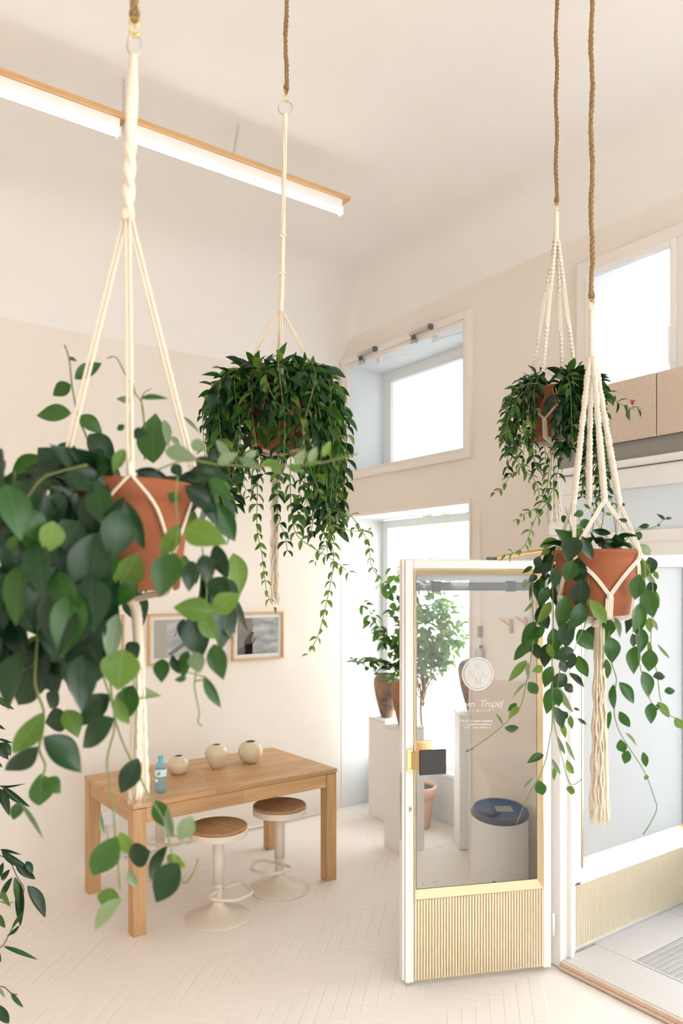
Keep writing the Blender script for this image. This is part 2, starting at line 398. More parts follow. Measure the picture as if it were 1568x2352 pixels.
# window_1: upper window of the niche
w1 = struct('window_1', frame_boxes(MB(), 3.955, 4.02, yn0-.03, yn1, zu0-.02, zu1+.03, .055), FRAMEP, 'upper shop window with a plaster-coloured frame in the corner', 'window', .004)
frame_boxes(MB(), 3.97, 4.01, yn0+.025, yn1-.055, zu0+.03, zu1-.025, .03).build('sash', FRAMEP, w1, bevel=.003)
MB().box(3.985, 3.991, yn0+.055, yn1-.085, zu0+.06, zu1-.055).build('pane', GLASS, w1)
frame_boxes(MB(), 4.44, 4.50, yn0, yn1, zu0, zu1, .11).build('outer_frame', WHITE, w1, bevel=.004)
MB().box(4.468, 4.474, yn0+.11, yn1-.11, zu0+.11, zu1-.11).build('outer_pane', MILKY, w1)
rv = MB().box(4.02, 4.44, yn1-.012, yn1, zu0, zu1).box(4.02, 4.44, yn0, yn1-.012, zu1-.012, zu1).box(4.02, 4.44, yn0, yn1-.012, zu0, zu0+.012).box(4.02, 4.44, yn0, yn0+.012, zu0+.012, zu1-.012)
rv.build('reveal_lining', REVEAL, w1)
for yy in (5.12, 4.44):
    l = MB().box(3.925, 3.955, yy-.13, yy+.10, zu1-.012, zu1+.018).build('closer', STEEL, w1, bevel=.004)
    MB().box(3.92, 3.957, yy-.15, yy-.125, zu1-.017, zu1+.02).box(3.93, 3.955, yy+.055, yy+.08, zu1-.045, zu1-.012).build('closer_tip', DARKG, l)
    MB().box(3.94, 3.97, yy+.045, yy+.10, zu1-.075, zu1-.045).build('latch_plate', STEEL, w1, bevel=.002)
    MB().tube([(4.03, yy-.1, zu1-.07), (4.12, yy-.3, zu1-.05), (4.3, yy-.3, zu1-.04)], .006).box(4.0, 4.03, yy-.12, yy-.08, zu1-.1, zu1-.03).build('stay_arm', WHITE, w1)
# window_2: tall niche window below
w2 = struct('window_2', frame_boxes(MB(), 4.45, 4.51, yn0, YB-.012, .43, 2.58, .075, .05), REVEAL, 'tall shop window behind the pedestals in the niche', 'window', .004)
MB().box(4.477, 4.483, yn0+.075, YB-.087, .48, 2.505).build('pane', GLASS, w2)
MB().box(3.985, 4.45, YB-.004, YB, .0, zl1-.012).box(3.99, 4.45, yn0, YB, zl1-.012, zl1).box(3.995, 4.45, yn0, yn0+.012, 0, zl1-.012).build('reveal_lining', REVEAL, w2)
MB().box(4.36, 4.53, yn0+.012, YB-.004, .41, .44).build('sill', REVEAL, w2, bevel=.004)
MB().box(3.975, 3.992, yn0-.02, YB, zl1-.02, zl1+.015).box(3.975, 3.992, yn0-.02, yn0, 0, zl1-.02).build('lining_edge', FRAMEP, w2, bevel=.003)
MB().box(4.432, 4.439, yn0+.03, YB-.004, 0.0, .41).build('low_panel', REVEAL, w2)
# window_3: upper window over the entrance (casements)
yw1, yw0 = 2.99, 1.0
w3 = struct('window_3', frame_boxes(MB(), 3.955, 4.02, -1.0, yw1, zu0-.03, zu1+.03, .07).box(3.957, 4.018, 2.24, 2.33, zu0+.04, zu1-.04).box(3.957, 4.018, 1.02, 1.11, zu0+.04, zu1-.04), FRAMEP, 'upper casement window above the stone band over the entrance', 'window', .004)
for ya, yb in ((2.33, 2.92), (1.11, 2.24), (-.93, 1.02)):
    fr = frame_boxes(MB(), 3.95, 4.0, ya, yb, zu0+.04, zu1-.04, .035).build('casement', WHITE, w3, bevel=.003)
    MB().box(3.975, 3.981, ya+.035, yb-.035, zu0+.075, zu1-.075).build('pane', MILKY, fr)
MB().tube(smooth_path([(3.95, 2.352, 3.42), (3.925, 2.352, 3.42), (3.922, 2.352, 3.36), (3.922, 2.352, 3.28), (3.925, 2.352, 3.22), (3.95, 2.352, 3.22)], 4), .006).build('pull_handle', WHITE, w3, True)
rv = MB().box(4.02, 4.50, yw1-.012, yw1, zu0, zu1).box(4.02, 4.50, YF+.5, yw1-.012, zu1-.012, zu1).box(4.02, 4.50, YF+.5, yw1-.012, zu0, zu0+.012)
rv.build('reveal_lining', REVEAL, w3)
frame_boxes(MB(), 4.46, 4.52, -1.0, yw1, zu0, zu1, .10).build('outer_frame', WHITE, w3)
w6 = struct('fill_window', MB().box(-1.2, 3.4, YF-.12, YF-.06, .6, .66).box(-1.2, 3.4, YF-.12, YF-.06, 3.14, 3.2).box(-1.2, -1.14, YF-.12, YF-.06, .66, 3.14).box(3.34, 3.4, YF-.12, YF-.06, .66, 3.14).box(1.07, 1.13, YF-.12, YF-.06, .66, 3.14), WHITE, 'unseen white-framed window added behind the camera for fill light', 'window')  # unseen window, put in and sized to give fill light from behind
for xa, xb in ((-1.14, 1.07), (1.13, 3.34)): MB().box(xa, xb, YF-.096, YF-.09, .66, 3.14).build('pane', GLASS, w6)
# entrance box (vestibule) built into the room
MB_ = MB()
MB_.box(XD+.02, 4.46, YD+.002, YD+.05, 2.16, 2.60)                # side wall above the glass panel
MB_.box(XD+.03, XO, .80, YD+.05, 2.60, 2.66)                    # its ceiling
MB_.box(XD+.03, XW, .80, YD+.05, 2.66, 2.93)
MB_.box(XD+.02, 4.46, .74, .798, ZT, 2.60)                          # opposite side
struct('wall_entrance', MB_, FRAMEP, 'cream box of the recessed shop entrance under the stone band', 'wall')
band = struct('trim_1', MB().box(XD+.004, XD+.03, .80, YD+.05, 2.68, 2.97), STONE, 'beige stone band above the shop entrance', 'stone band')
for a, b in ((2.003, YD+.05), (1.40, 1.997), (.80, 1.394)):
    MB().box(XD-.012, XD+.02, a, b, 2.68, 2.972).build('stone_slab', STONE, band, bevel=.003)
struct('trim_2', MB().box(XD+.018, XD+.03, .80, YD+.045, 2.592, 2.68), MIDG, 'grey painted strip below the stone band', 'strip')
# entrance frame in the door plane: posts, transom window
ef = struct('door_frame', MB().box(XD-.012, XD+.06, .80, YD+.05, 2.455, 2.592).box(XD, XD+.06, .80, YD+.05, 2.13, 2.25).box(XD-.004, XD+.06, YD-.09, YD+.05, 2.25, 2.455)
     .box(XD, XD+.06, YD-.022, YD+.05, .0, 2.13).box(XD+.06, XD+.085, YD-.045, YD+.05, ZT, 2.13).box(XD+.085, XD+.13, YD-.018, YD+.05, ZT, 2.13)
     .box(XD, XD+.06, .80, .86, 0, 2.455), WHITE, 'white painted entrance frame with transom light over the opening', 'door frame', .004)
MB().box(XD+.025, XD+.031, .86, YD-.09, 2.25, 2.455).build('transom_pane', FROST, ef)
MB().box(XD-.018, XD-.011, .80, YD+.04, 2.548, 2.553).build('painted_gap_shade', DARKG, ef)  # raised dark strip, paints the shade of a gap in the beam
MB().box(XD-.030, XD-.011, 2.33, 2.41, 2.475, 2.53).tube([(XD-.04, 2.35, 2.515), (XD-.04, 2.30, 2.505)], .006).build('transom_latch', FRAMEP, ef)
MB().box(XD-.004, XD+.004, .86, YD-.03, 2.185, 2.192).build('groove', FRAMEP, ef)
# side panel of the entrance: frosted glass over ribbed brass
m = MB()
x0, x1 = XD+.13, 4.535
m.box(x0, x0+.065, YD-.006, YD+.045, .40, 2.16).box(x1-.05, x1, YD-.006, YD+.045, .40, 2.16).box(x0+.065, x1-.05, YD-.006, YD+.045, .385, .475).box(x0+.065, x1-.05, YD-.006, YD+.045, 2.10, 2.16)
m.box(x0, x1, YD+.02, YD+.045, ZT, .385)
w4 = struct('window_4', m, WHITE, 'frosted glass side panel of the entrance above ribbed brass', 'window', .003)
MB().box(x0+.065, x1-.05, YD+.018, YD+.024, .475, 2.10).build('pane', FROST, w4)
mm = MB()
mm.box(x0+.065, x0+.077, YD-.010, YD+.02, .475, 2.10).box(x1-.062, x1-.05, YD-.010, YD+.02, .475, 2.10)
mm.add([(x0+.065, YD-.010, .475), (x1-.05, YD-.010, .475), (x1-.05, YD+.018, .512), (x0+.065, YD+.018, .512), (x0+.065, YD+.018, .475), (x1-.05, YD+.018, .475)], [(0, 1, 2, 3), (3, 2, 5, 4), (0, 4, 5, 1)])
mm.build('glazing_bead', BRASSL, w4)
def ribbed(width, z0, z1, pitch, depth, M):
    mb = MB(M); n = int(width/pitch); pr = []
    for i in range(n):
        b = i*width/n; q = width/n
        for f, dd in ((0, 0), (.14, .75), (.26, 1), (.60, 1), (.72, .75), (.86, 0)): pr.append((b+f*q, -dd*depth*1.5))
    pr.append((width, 0))
    vs = [(x, y, z0) for x, y in pr]+[(x, y, z1) for x, y in pr]; k = len(pr)
    return mb.add(vs, [(i, i+1, k+i+1, k+i) for i in range(k-1)])
rw4 = ribbed(x1-x0-.01, ZT+.014, .385, .0148, .006, Matrix.Translation((x0+.004, YD+.008, 0))).build('ribbed_panel', RIBB, w4, kind='stuff')
MB().box(x0, x1, YD-.012, YD+.02, ZT, ZT+.014).build('bottom_strip', GALV, w4)

for zz in (.60, 1.75):
    MB().tube([(x0-.003, YD-.012, zz), (x0-.003, YD-.012, zz+.12)], .008, 8).build('hinge', WHITE, w4, True)
# outer entrance door, closed and unseen, added to cut daylight in the entrance
od = struct('added_door', frame_boxes(frame_boxes(MB(), 4.545, 4.60, .80, 1.685, ZT, 2.60, .07, .42), 4.545, 4.60, 1.688, YD-.004, ZT, 2.60, .07, .42), WHITE, 'white outer street door with clear panes, added unseen to limit daylight in the entrance recess', 'door', .003)
MB().box(4.565, 4.571, .87, 1.615, ZT+.42, 2.53).build('pane', GLASS, od); MB().box(4.565, 4.571, 1.758, YD-.074, ZT+.42, 2.53).build('pane', GLASS, od)
def tint_grooves(o):
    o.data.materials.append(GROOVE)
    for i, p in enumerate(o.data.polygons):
        if i % 6 == 5: p.material_index = 1  # groove faces take a deeper golden brass than the ribs
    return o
tint_grooves(rw4)
# stone step of the entrance with its worn edge and grate
st = struct('floor_entrance', MB().box(XD+.03, XO+.3, .80, YD+.02, -.2, ZT-.004), TERRAZZO, 'light grey terrazzo floor of the entrance step', 'floor')
gy1, gx0, gx1 = 2.33, 3.545, 4.25; gy0 = 1.15
for (a, b, c_, d_) in ((XD+.012, gx0-.002, .80, YD-.02), (gx0, gx1, gy1+.002, YD-.004), (gx0, gx1, .80, gy0-.002), (gx1+.002, XO, 1.66, YD-.004), (gx1+.002, XO, .80, 1.657)):
    MB().box(a, b, c_, d_, ZT-.03, ZT).build('stone_slab', TERRAZZO, st, bevel=.002)
struct('trim_3', MB().box(XD-.004, XD+.013, .62, YD-.02, 0, ZT-.002).box(XD-.016, XD-.004, .62, YD-.02, 0, .016), EDGE, 'worn wooden edge of the entrance step', 'step edge', .004)
gr = thing('floor_grate', ((gx0+gx1)/2, (gy0+gy1)/2, ZT-.03), 'galvanised doormat grate set into the terrazzo step', 'grate')
g = MB(); t = .009
g.box(gx0, gx0+t, gy0, gy1, ZT-.028, ZT+.002).box(gx1-t, gx1, gy0, gy1, ZT-.028, ZT+.002).box(gx0+t, gx1-t, gy0, gy0+t, ZT-.028, ZT+.002).box(gx0+t, gx1-t, gy1-t, gy1, ZT-.028, ZT+.002)
g.build('grate_frame', GALV, gr)
MB().box(gx0+t, gx1-t, gy0+t, gy1-t, ZT-.0295, ZT-.027).build('pit', BLACKM, gr)
nb = 34
for i in range(1, nb):
    y = gy0+t+(gy1-gy0-2*t)*i/nb
    MB().box(gx0+t, gx1-t, y-.0017, y+.0017, ZT-.02, ZT+.001).build('bearing_bar', GALV, gr)
fb = MB(); n2 = 62
for i in range(1, n2):
    x = gx0+t+(gx1-gx0-2*t)*i/n2
    fb.box(x-.0008, x+.0008, gy0+t, gy1-t, ZT-.018, ZT-.003)
fb.build('cross_rods', MIDG, gr, kind='stuff')
# ------------------------------------------------------------------ outside
struct('ground', MB().box(XO+.3, 60, -40, 70, -.25, -.02).box(-40, XO+.3, -40, YF-.2, -.25, -.02), STREET, 'pale paved street outside the windows', 'street')
struct('kerb', MB().box(8.6, 8.8, -40, 70, -.02, .10), STREET, 'pale kerb along the far side of the street', 'kerb')
fx = 22.0
fac = tag(MB().box(fx, fx+6, -12, 60, -.02, 15).box(fx-.12, fx, -12, 60, 2.9, 3.1).build('facade', FACADE), 'white rendered building facing the shop across the street', 'building')
for j in range(4):
    for i in range(16):
        y = -8+i*3.9; z = 3.72+j*3.1 if j else 3.55
        f = frame_boxes(MB(), fx-.06, fx+.02, y-.78, y+.78, z, z+1.1, .08).box(fx-.055, fx+.01, y+.10, y+.24, z+.08, z+1.02).build('window', FACADE, fac)
        MB().box(fx-.02, fx-.01, y-.70, y+.10, z+.08, z+1.02).build('window_pane', FACWIN, f)
        MB().box(fx-.02, fx-.01, y+.24, y+.70, z+.08, z+1.02).build('window_pane', FACWIN, f)
# ------------------------------------------------------------------ open entrance door
DH = Vector((3.187, 2.565, 0)); DT = Vector((-.915, .403, 0)).normalized(); DN = Vector((-DT.y, DT.x, 0))
if DN.y > 0: DN = -DN                                     # faces the camera side
DM = Matrix(((DT.x, DN.x, 0, DH.x), (DT.y, DN.y, 0, DH.y), (0, 0, 1, 0), (0, 0, 0, 1)))   # local: x = from hinge to free edge, y = towards the room in front, z
def DPX(u, v, off=0.0):
    w_ = Vector((*W((u-CX)/F), 0)); d = (DN.dot(DH)+off)/DN.dot(w_); p = P(u, v, d); q = p-DH
    return (q.dot(DT), off, p.z)
DW, DZ0, DZ1 = .784, .016, 2.118
door = thing('door_1', DH+DT*.39, 'white glazed shop door standing open into the room with ribbed brass kick panel', 'door', None); door['kind'] = 'structure'
sw = .043
m = MB(DM)
m.box(0, sw, -.05, 0, DZ0, DZ1).box(DW-sw, DW, -.05, 0, DZ0, DZ1).box(sw, DW-sw, -.05, 0, DZ1-.046, DZ1).box(sw, DW-sw, -.05, -.012, DZ0, .425)
m.box(DW, DW+.014, -.062, -.012, DZ0+.01, DZ1+.004).box(0, DW, -.062, -.05, DZ1-.04, DZ1+.004)
m.build('leaf_frame', WHITE, door, bevel=.0025)
m = MB(DM); gz0, gz1 = .468, DZ1-.046-.03; gx_0, gx_1 = sw+.026, DW-sw-.022
pz0, pz1 = .424, DZ1-.046; px0, px1 = sw, DW-sw
def bevel_frame(mb, o, i, yo, yi):
    (a0, a1, b0, b1), (c0, c1, d0, d1) = o, i
    vs = [(a0, yo, b0), (a1, yo, b0), (a1, yo, b1), (a0, yo, b1), (a0+.006, yo+.004, b0+.006), (a1-.006, yo+.004, b0+.006), (a1-.006, yo+.004, b1-.006), (a0+.006, yo+.004, b1-.006), (c0, yi, d0), (c1, yi, d0), (c1, yi, d1), (c0, yi, d1)]
    fs = []
    for q in range(2):
        for k in range(4):
            k2 = (k+1) % 4; fs.append((q*4+k, q*4+k2, q*4+4+k2, q*4+4+k))
    return mb.add(vs, fs)
bevel_frame(m, (px0, px1, pz0, pz1), (gx_0, gx_1, gz0, gz1), .004, -.020).build('glazing_bead', BRASSL, door)
MB(DM).box(gx_0, gx_1, -.026, -.020, gz0, gz1).build('glass_pane', DOORG, door)
bevel_frame(MB(DM), (px0, px1, pz0, pz1), (gx_0, gx_1, gz0, gz1), -.052, -.027).build('rear_bead', BRASSL, door)
tint_grooves(ribbed(px1-px0, .03, pz0, .0150, .006, DM @ Matrix.Translation((px0, -.004, 0)) @ Matrix.Scale(-1, 4, (0, 1, 0))).build('ribbed_panel', RIBB, door, kind='stuff'))
MB(DM).box(px0, px1, -.012, -.004, .022, .031).build('bottom_strip', BRASS, door)
SLAT = mat('blind_slat_grey', (.055, .055, .06), .55)
bl = MB(DM).box(gx_0-.01, gx_1+.02, -.085, -.062, gz1-.028, gz1+.03).build('blind', mat('blind_head', (.42, .44, .46), .5), door, bevel=.003, label='grey rolled-up blind behind the glass')
for k in range(7):
    z = gz1-.036-k*.0062
    MB(DM).box(gx_0-.008, gx_1+.018, -.092, -.060, z-.0059, z).build('blind_slat', SLAT, bl)
for s_ in (.19, .60):
    MB(DM).box(s_-.02, s_+.02, -.098, -.057, gz1-.084, gz1-.030).build('blind_bracket', BLACKM, bl, bevel=.002)
# handle: brass back plate, bent brass arms, square black grips
hx = DW-.0225
h = MB(DM).box(hx-.017, hx+.017, 0, .007, 1.066, 1.176).build('handle', BRASS, door, bevel=.002, label='brass handle with square black grip plate')
m = MB(DM)
m.add([(hx-.004, .007, 1.078), (hx-.03, .052, 1.074), (hx-.036, .052, 1.074), (hx-.012, .007, 1.078), (hx-.004, .007, 1.164), (hx-.03, .052, 1.168), (hx-.036, .052, 1.168), (hx-.012, .007, 1.164)], [(0, 1, 2, 3), (7, 6, 5, 4), (0, 4, 5, 1), (2, 6, 7, 3), (1, 5, 6, 2), (0, 3, 7, 4)])
m.box(hx-.164, hx-.030, .050, .056, 1.064, 1.182).build('grip_back', BRASS, h, bevel=.003)
MB(DM).box(hx-.168, hx-.028, .056, .066, 1.060, 1.184).build('grip_plate', BLACKM, h, bevel=.006)
MB(DM).box(hx-.15, hx-.02, -.115, -.105, 1.075, 1.195).box(hx-.03, hx-.01, -.11, -.05, 1.08, 1.19).build('rear_grip', BRASS, h, bevel=.004)
for zz in (1.08, 1.162):
    MB(DM).box(hx-.004, hx+.004, .007, .0105, zz-.004, zz+.004).build('screw', BRASS, h, bevel=.002)
k = DPX(942, 1858)
lk = MB(DM).box(k[0]-.006, k[0]+.006, 0, .006, k[2]-.014, k[2]+.014).build('lock_cylinder', STEEL, door, bevel=.004)
MB(DM).box(k[0]-.0015, k[0]+.0015, .006, .0075, k[2]-.004, k[2]+.008).build('keyway', BLACKM, lk)
MB(DM).box(DW+.0135, DW+.0155, -.046, -.02, .72, 1.05).build('lock_strip', GALV, door)
MB(DM).box(DW-.03, DW-.008, -.03, -.006, .0, DZ0).build('floor_bolt', STEEL, door, bevel=.003)
MB(DM).box(DW+.012, DW+.03, -.05, -.03, DZ1-.075, DZ1-.05).build('top_catch', FRAMEP, door)
for zz in (.18, 1.85):
    MB(DM).tube([(-.012, .0, zz), (-.012, .0, zz+.11)], .008, 8).build('hinge', WHITE, door, True)
# lettering on the glass (flat vinyl, as on the real pane)
VINYL = mat('white_vinyl', (.59, .59, .58), .6); VCLEAR = mat('letter_tone', (.52, .44, .36), .7); VGREY = mat('grey_vinyl', (.62, .62, .62), .6)
gy = -.0185
def dflat(polys, name, mt, off, parent=door):
    mb = MB(DM)
    for pts in polys:
        n = len(pts); mb.add([(x, off, z) for x, z in pts]+[(x, off-.0006, z) for x, z in pts], [tuple(range(n)), tuple(reversed(range(n, 2*n)))]+[(i, n+i, n+(i+1) % n, (i+1) % n) for i in range(n)])
    return mb.build(name, mt, parent)
lc = DPX(1097, 1548, gy); lr = .086
def circ(r, n=48): return [(lc[0]+r*math.cos(2*math.pi*i/n), lc[2]+r*math.sin(2*math.pi*i/n)) for i in range(n)]
ci, co = circ(lr*.955*.90), circ(lr)
ring = [[a, b, c_, d_] for a, b, c_, d_ in zip(circ(lr*.89), circ(lr), circ(lr)[1:]+circ(lr)[:1], circ(lr*.89)[1:]+circ(lr*.89)[:1])]
dflat(ring, 'logo_ring', VINYL, gy)
disc = dflat([circ(lr*.855)], 'logo_disc', VINYL, gy)
def L2(ch, cx_, cz_, s):
    """serif capitals as strokes; x runs to the right as seen from the room"""
    S = {'K': [(-.34, -.5, -.26, .5), (-.42, .47, -.16, .5), (-.42, -.5, -.16, -.47), 'd', (-.28, -.02, .30, .5, .025), (-.12, .12, .36, -.5, .065), (.16, .47, .42, .5), (.2, -.5, .46, -.47)],
         'N': [(-.38, -.5, -.35, .5), (.33, -.5, .36, .5), (-.5, -.5, -.22, -.47), (-.5, .47, -.3, .5), (.2, .47, .5, .5), 'd', (-.38, .5, .36, -.5, .06)],
         'L': [(-.30, -.5, -.22, .5), (-.42, .47, -.10, .5), (-.42, -.5, .40, -.46), (.37, -.5, .40, -.25)],
         'M': [(-.42, -.5, -.395, .5), (.36, -.5, .44, .5), (-.54, -.5, -.28, -.47), (.24, -.5, .56, -.47), (-.54, .47, -.38, .5), (.38, .47, .56, .5), 'd', (-.42, .5, .0, -.42, .06), (.40, .5, .0, -.42, .025)]}[ch]
    out = []; dg = False
    for q in S:
        if q == 'd': dg = True; continue
        if len(q) == 4: pts = [(q[0], q[1]), (q[2], q[1]), (q[2], q[3]), (q[0], q[3])]
        else: pts = [(q[0]-q[4], q[1]), (q[0]+q[4], q[1]), (q[2]+q[4], q[3]), (q[2]-q[4], q[3])]
        out.append([(cx_-x*s, cz_+z*s) for x, z in pts])
    return out
ls = .034
for ch, du, dv in (('K', -.2, -18.5), ('N', -14.5, 1), ('L', 16, 0), ('M', .5, 17)):
    q = DPX(1097+du, 1547+dv, gy)
    dflat(L2(ch, q[0], q[2], ls), 'letter', VCLEAR, gy+.0008, disc)
def text(body, u, v, size, shear=0, mt=VINYL, name='lettering', space=1.0):
    c = bpy.data.curves.new('txt', 'FONT'); c.body = body; c.size = size; c.shear = shear; c.align_x = 'LEFT'; c.space_character = space; c.extrude = 0.0002
    o = bpy.data.objects.new('txt', c); COL.objects.link(o); bpy.context.view_layer.update()
    dg = bpy.context.evaluated_depsgraph_get(); me = bpy.data.meshes.new_from_object(o.evaluated_get(dg)); bpy.data.objects.remove(o)
    a = DPX(u, v, gy+.0004)
    mb = MB(DM); mb.add([(a[0]-p.co.x, a[1]+p.co.z, a[2]+p.co.y) for p in me.vertices], [tuple(p.vertices) for p in me.polygons])
    return mb.build(name, mt, door)
text('Klemen', 1033, 1625, .045, 0, VINYL, 'lettering', .95)
text('Trupej', 1099, 1624, .050, .35, VINYL, 'lettering', .95)
text('CERAMIC ATELIER', 1053, 1636.5, .0165, 0, VINYL, 'lettering', 1.32)
for (u0, u1, v) in ((1054, 1130, 1658), (1070, 1128, 1666), (1068, 1126, 1673)):
    polys = []; u = u0
    while u < u1:
        wd_ = R.uniform(1.0, 2.0); a = DPX(u, v, gy); b = DPX(u+wd_, v-R.uniform(3, 4.5), gy)
        polys.append([(a[0], a[2]), (b[0], a[2]), (b[0], b[2]), (a[0], b[2])]); u += wd_+R.choice((.6, .6, .6, 2.2))
    dflat(polys, 'small_print', VINYL, gy)
polys = []
for i in range(14):
    a = DPX(965+R.uniform(0, 42), 2032+R.uniform(-5, 6), gy); s_ = R.uniform(.002, .007)
    polys.append([(a[0], a[2]), (a[0]-s_, a[2]+s_*.2), (a[0]-s_*.8, a[2]+s_*.9), (a[0]-s_*.2, a[2]+s_*.5)])
dflat(polys, 'worn_sticker', MIDG, gy)
# door closer arm on top of the leaf
a0 = DH+DT*.30+Vector((0, 0, DZ1+.012)); a1 = Vector((XD-.03, YD-.22, 2.20))
ca = tag(MB().tube([a0, a0.lerp(a1, .98)], .011, 8).build('closer_arm', BRASS), 'brass door closer arm above the top edge of the open door', 'door closer')
MB(DM).box(.26, .34, -.045, -.012, DZ1+.004, DZ1+.017).build('closer_shoe', DARKG, ca, bevel=.003)

# ------------------------------------------------------------------ table
TZ = .75
c0 = P(304.8, 1849.7, F*(EYE-TZ)/(1849.7-HY)); c1 = P(774.5, 1764.7, F*(EYE-TZ)/(1764.7-HY)); c2 = P(204.7, 1777, F*(EYE-TZ)/(1777-HY)); c3 = P(637, 1716.4, F*(EYE-TZ)/(1716.4-HY))
print('TABLE', c0, c1, c2, c3)
tx0, tx1 = (c0.x+c2.x)/2, c1.x; ty0, ty1 = (c0.y+c1.y)/2, (c2.y+c3.y)/2
ta = math.atan2(c1.y-c0.y, c1.x-c0.x); TL = (c1-c0).length; TWd = ((c2-c0).length+(c3-c1).length)/2
print('TABLE size', TL, TWd, math.degrees(ta))
TM = Matrix.Translation((c0.x, c0.y, 0)) @ rotz(ta)
tb = thing('dining_table', TM @ Vector((TL/2, TWd/2, 0)), 'rectangular oak table with square legs along the back wall', 'table')
def tpart(name, mt, *bx, bev=.003):
    o = MB(); o.box(*bx)
    # built in table axes so that the grain follows the part
    ob = o.build(name, mt, None, bevel=bev); loc = Vector(ob.location); ob.parent = tb
    ob.matrix_basis = Matrix.Translation(-ORG[tb.name]) @ TM @ Matrix.Translation(loc); ORG[ob.name] = TM @ loc
    return ob
tpart('tabletop', OAK, 0, TL, 0, TWd, TZ-.027, TZ)
lt = .078
for x in (.004, TL-lt-.004):
    for y in (.004, TWd-lt-.004): tpart('leg', OAKZ, x, x+lt, y, y+lt, 0, TZ-.031)
tpart('apron', OAK, lt+.006, TL-lt-.006, .012, .036, TZ-.118, TZ-.031); tpart('apron', OAK, lt+.006, TL-lt-.006, TWd-.036, TWd-.012, TZ-.118, TZ-.031)
tpart('apron', OAKY, .012, .036, lt+.006, TWd-lt-.006, TZ-.118, TZ-.031); tpart('apron', OAKY, TL-.036, TL-.012, lt+.006, TWd-lt-.006, TZ-.118, TZ-.031)
tpart('shadow_rail', OAKY, .03, TL-.03, .03, TWd-.03, TZ-.031, TZ-.026, bev=0)
# ------------------------------------------------------------------ stools
def make_stool(loc):
    s = thing('bar_stool', (0, 0, 0), '', 'stool', None)
    b = MB().lathe([(.197, 0), (.199, .004), (.196, .008), (.17, .017), (.12, .030), (.075, .046), (.045, .068), (.033, .092), (.031, .10)], 48)
    b.build('base', CREAM, s, True)
    MB().lathe([(.033, .098), (.034, .104), (.030, .108), (.0285, .11), (.0285, .235), (.031, .24)], 24).build('lower_sleeve', CREAM, s, True)
    MB().lathe([(.0335, .205), (.0335, .50)], 24).build('column', CREAM, s, True)
    MB().lathe([(.03, .49), (.15, .492), (.172, .494), (.175, .498), (.175, .530), (.173, .533)], 48).build('seat_pan', CREAM, s)
    MB().lathe([(.166, .533), (.172, .535), (.174, .540), (.173, .550), (.168, .554), (.05, .555), (.001, .555)], 48).build('seat', OAKD, s)
    pts = smooth_path([(.030, .02, .175), (.034, .10, .175), (.06, .128, .175), (.10, .130, .175), (.19, .085, .175), (.212, .05, .175), (.215, 0, .175), (.212, -.05, .175), (.19, -.085, .175), (.10, -.130, .175), (.06, -.128, .175), (.034, -.10, .175), (.030, -.02, .175)], 6)
    MB().tube(pts, .0095, 10).build('footrest', CREAM, s, True)
    MB().tube([(-.02, -.03, .487), (-.07, -.10, .475), (-.105, -.15, .455)], .006, 8).build('height_lever', CREAM, s, True)
    return s
SPOT = [(PZ(501, 2107, 0), -1.25, 'cream pedestal stool with wooden seat nearest the camera, in front of the table'),
        (PZ(642, 2041, 0), 3.55, 'cream pedestal stool with wooden seat at the right end, tucked under the table edge'),
        (PZ(368, 2000, 0), .9, 'cream pedestal stool behind the table, its seat hidden below the top')]
s0 = make_stool((0, 0, 0))
for i, (p, rz, lab) in enumerate(SPOT):
    o = s0 if i == 0 else copy_tree(s0)
    o.location = p; o.rotation_euler = (0, 0, rz); o['label'] = lab; o['group'] = 'stools around the oak table'
# ------------------------------------------------------------------ things on the table
def vase(name, u, v, prof, lab, mt, inner=True, cat='vase', z=TZ, loc=None, seg=40):
    c = loc or PZ(u, v, z)
    t = thing(name, c, lab, cat)
    MB().lathe(prof, seg, c, cap=False).build('body', mt, t, True)
    r, h = prof[-1]
    MB().lathe([(r*.98, h-.004), (r*.8, h-.012), (.0005, h-.016)], seg, c, cap=False).build('opening', INSIDE, t, True, label='dark opening')
    return t
def P_(r, h, pts): return [(a*r, b*h) for a, b in pts]
vase('vase', 410, 1777, P_(.071, .118, [(.02, 0), (.42, 0), (.62, .04), (.86, .2), (1, .48), (.96, .68), (.75, .88), (.48, .97), (.36, .985), (.33, 1.0)]), 'low flattened cream stoneware vase beside the water bottle', CERAM)
vase('vase', 497, 1765, P_(.079, .162, [(.02, 0), (.30, 0), (.40, .02), (.62, .18), (.88, .42), (1, .62), (.96, .76), (.76, .90), (.5, .965), (.34, .975), (.32, 1.0)]), 'cream stoneware vase tapering to a narrow foot, middle of the three on the table', CERAM)
vase('vase', 575, 1752, P_(.087, .150, [(.02, 0), (.40, 0), (.52, .03), (.80, .18), (.97, .38), (1, .52), (.95, .70), (.76, .88), (.52, .96), (.40, .975), (.38, 1.0)]), 'round cream stoneware vase with a wide mouth, rightmost on the table', CERAM)
bp_ = PZ(369, 1820, TZ); bp_.z = TZ
bt = thing('water_bottle', bp_, 'clear blue plastic water bottle near the front edge of the table', 'bottle')
PLAST = glass('blue_plastic', (.60, .86, 1.0), 1.4, .06, haze=.2, hc=(.75, .9, 1.0), hd=(.6, .78, .9))
MB().lathe([(.02, .003), (.026, 0), (.033, .008), (.034, .02), (.032, .05), (.034, .08), (.033, .09), (.034, .10), (.034, .145), (.032, .160), (.024, .178), (.014, .190), (.013, .2)], 28, bp_).build('body', PLAST, bt, True)
MB().lathe([(.0155, .199), (.0165, .201), (.0165, .214), (.015, .217)], 20, bp_).build('cap', mat('cap_teal', (.10, .50, .60), .4), bt)
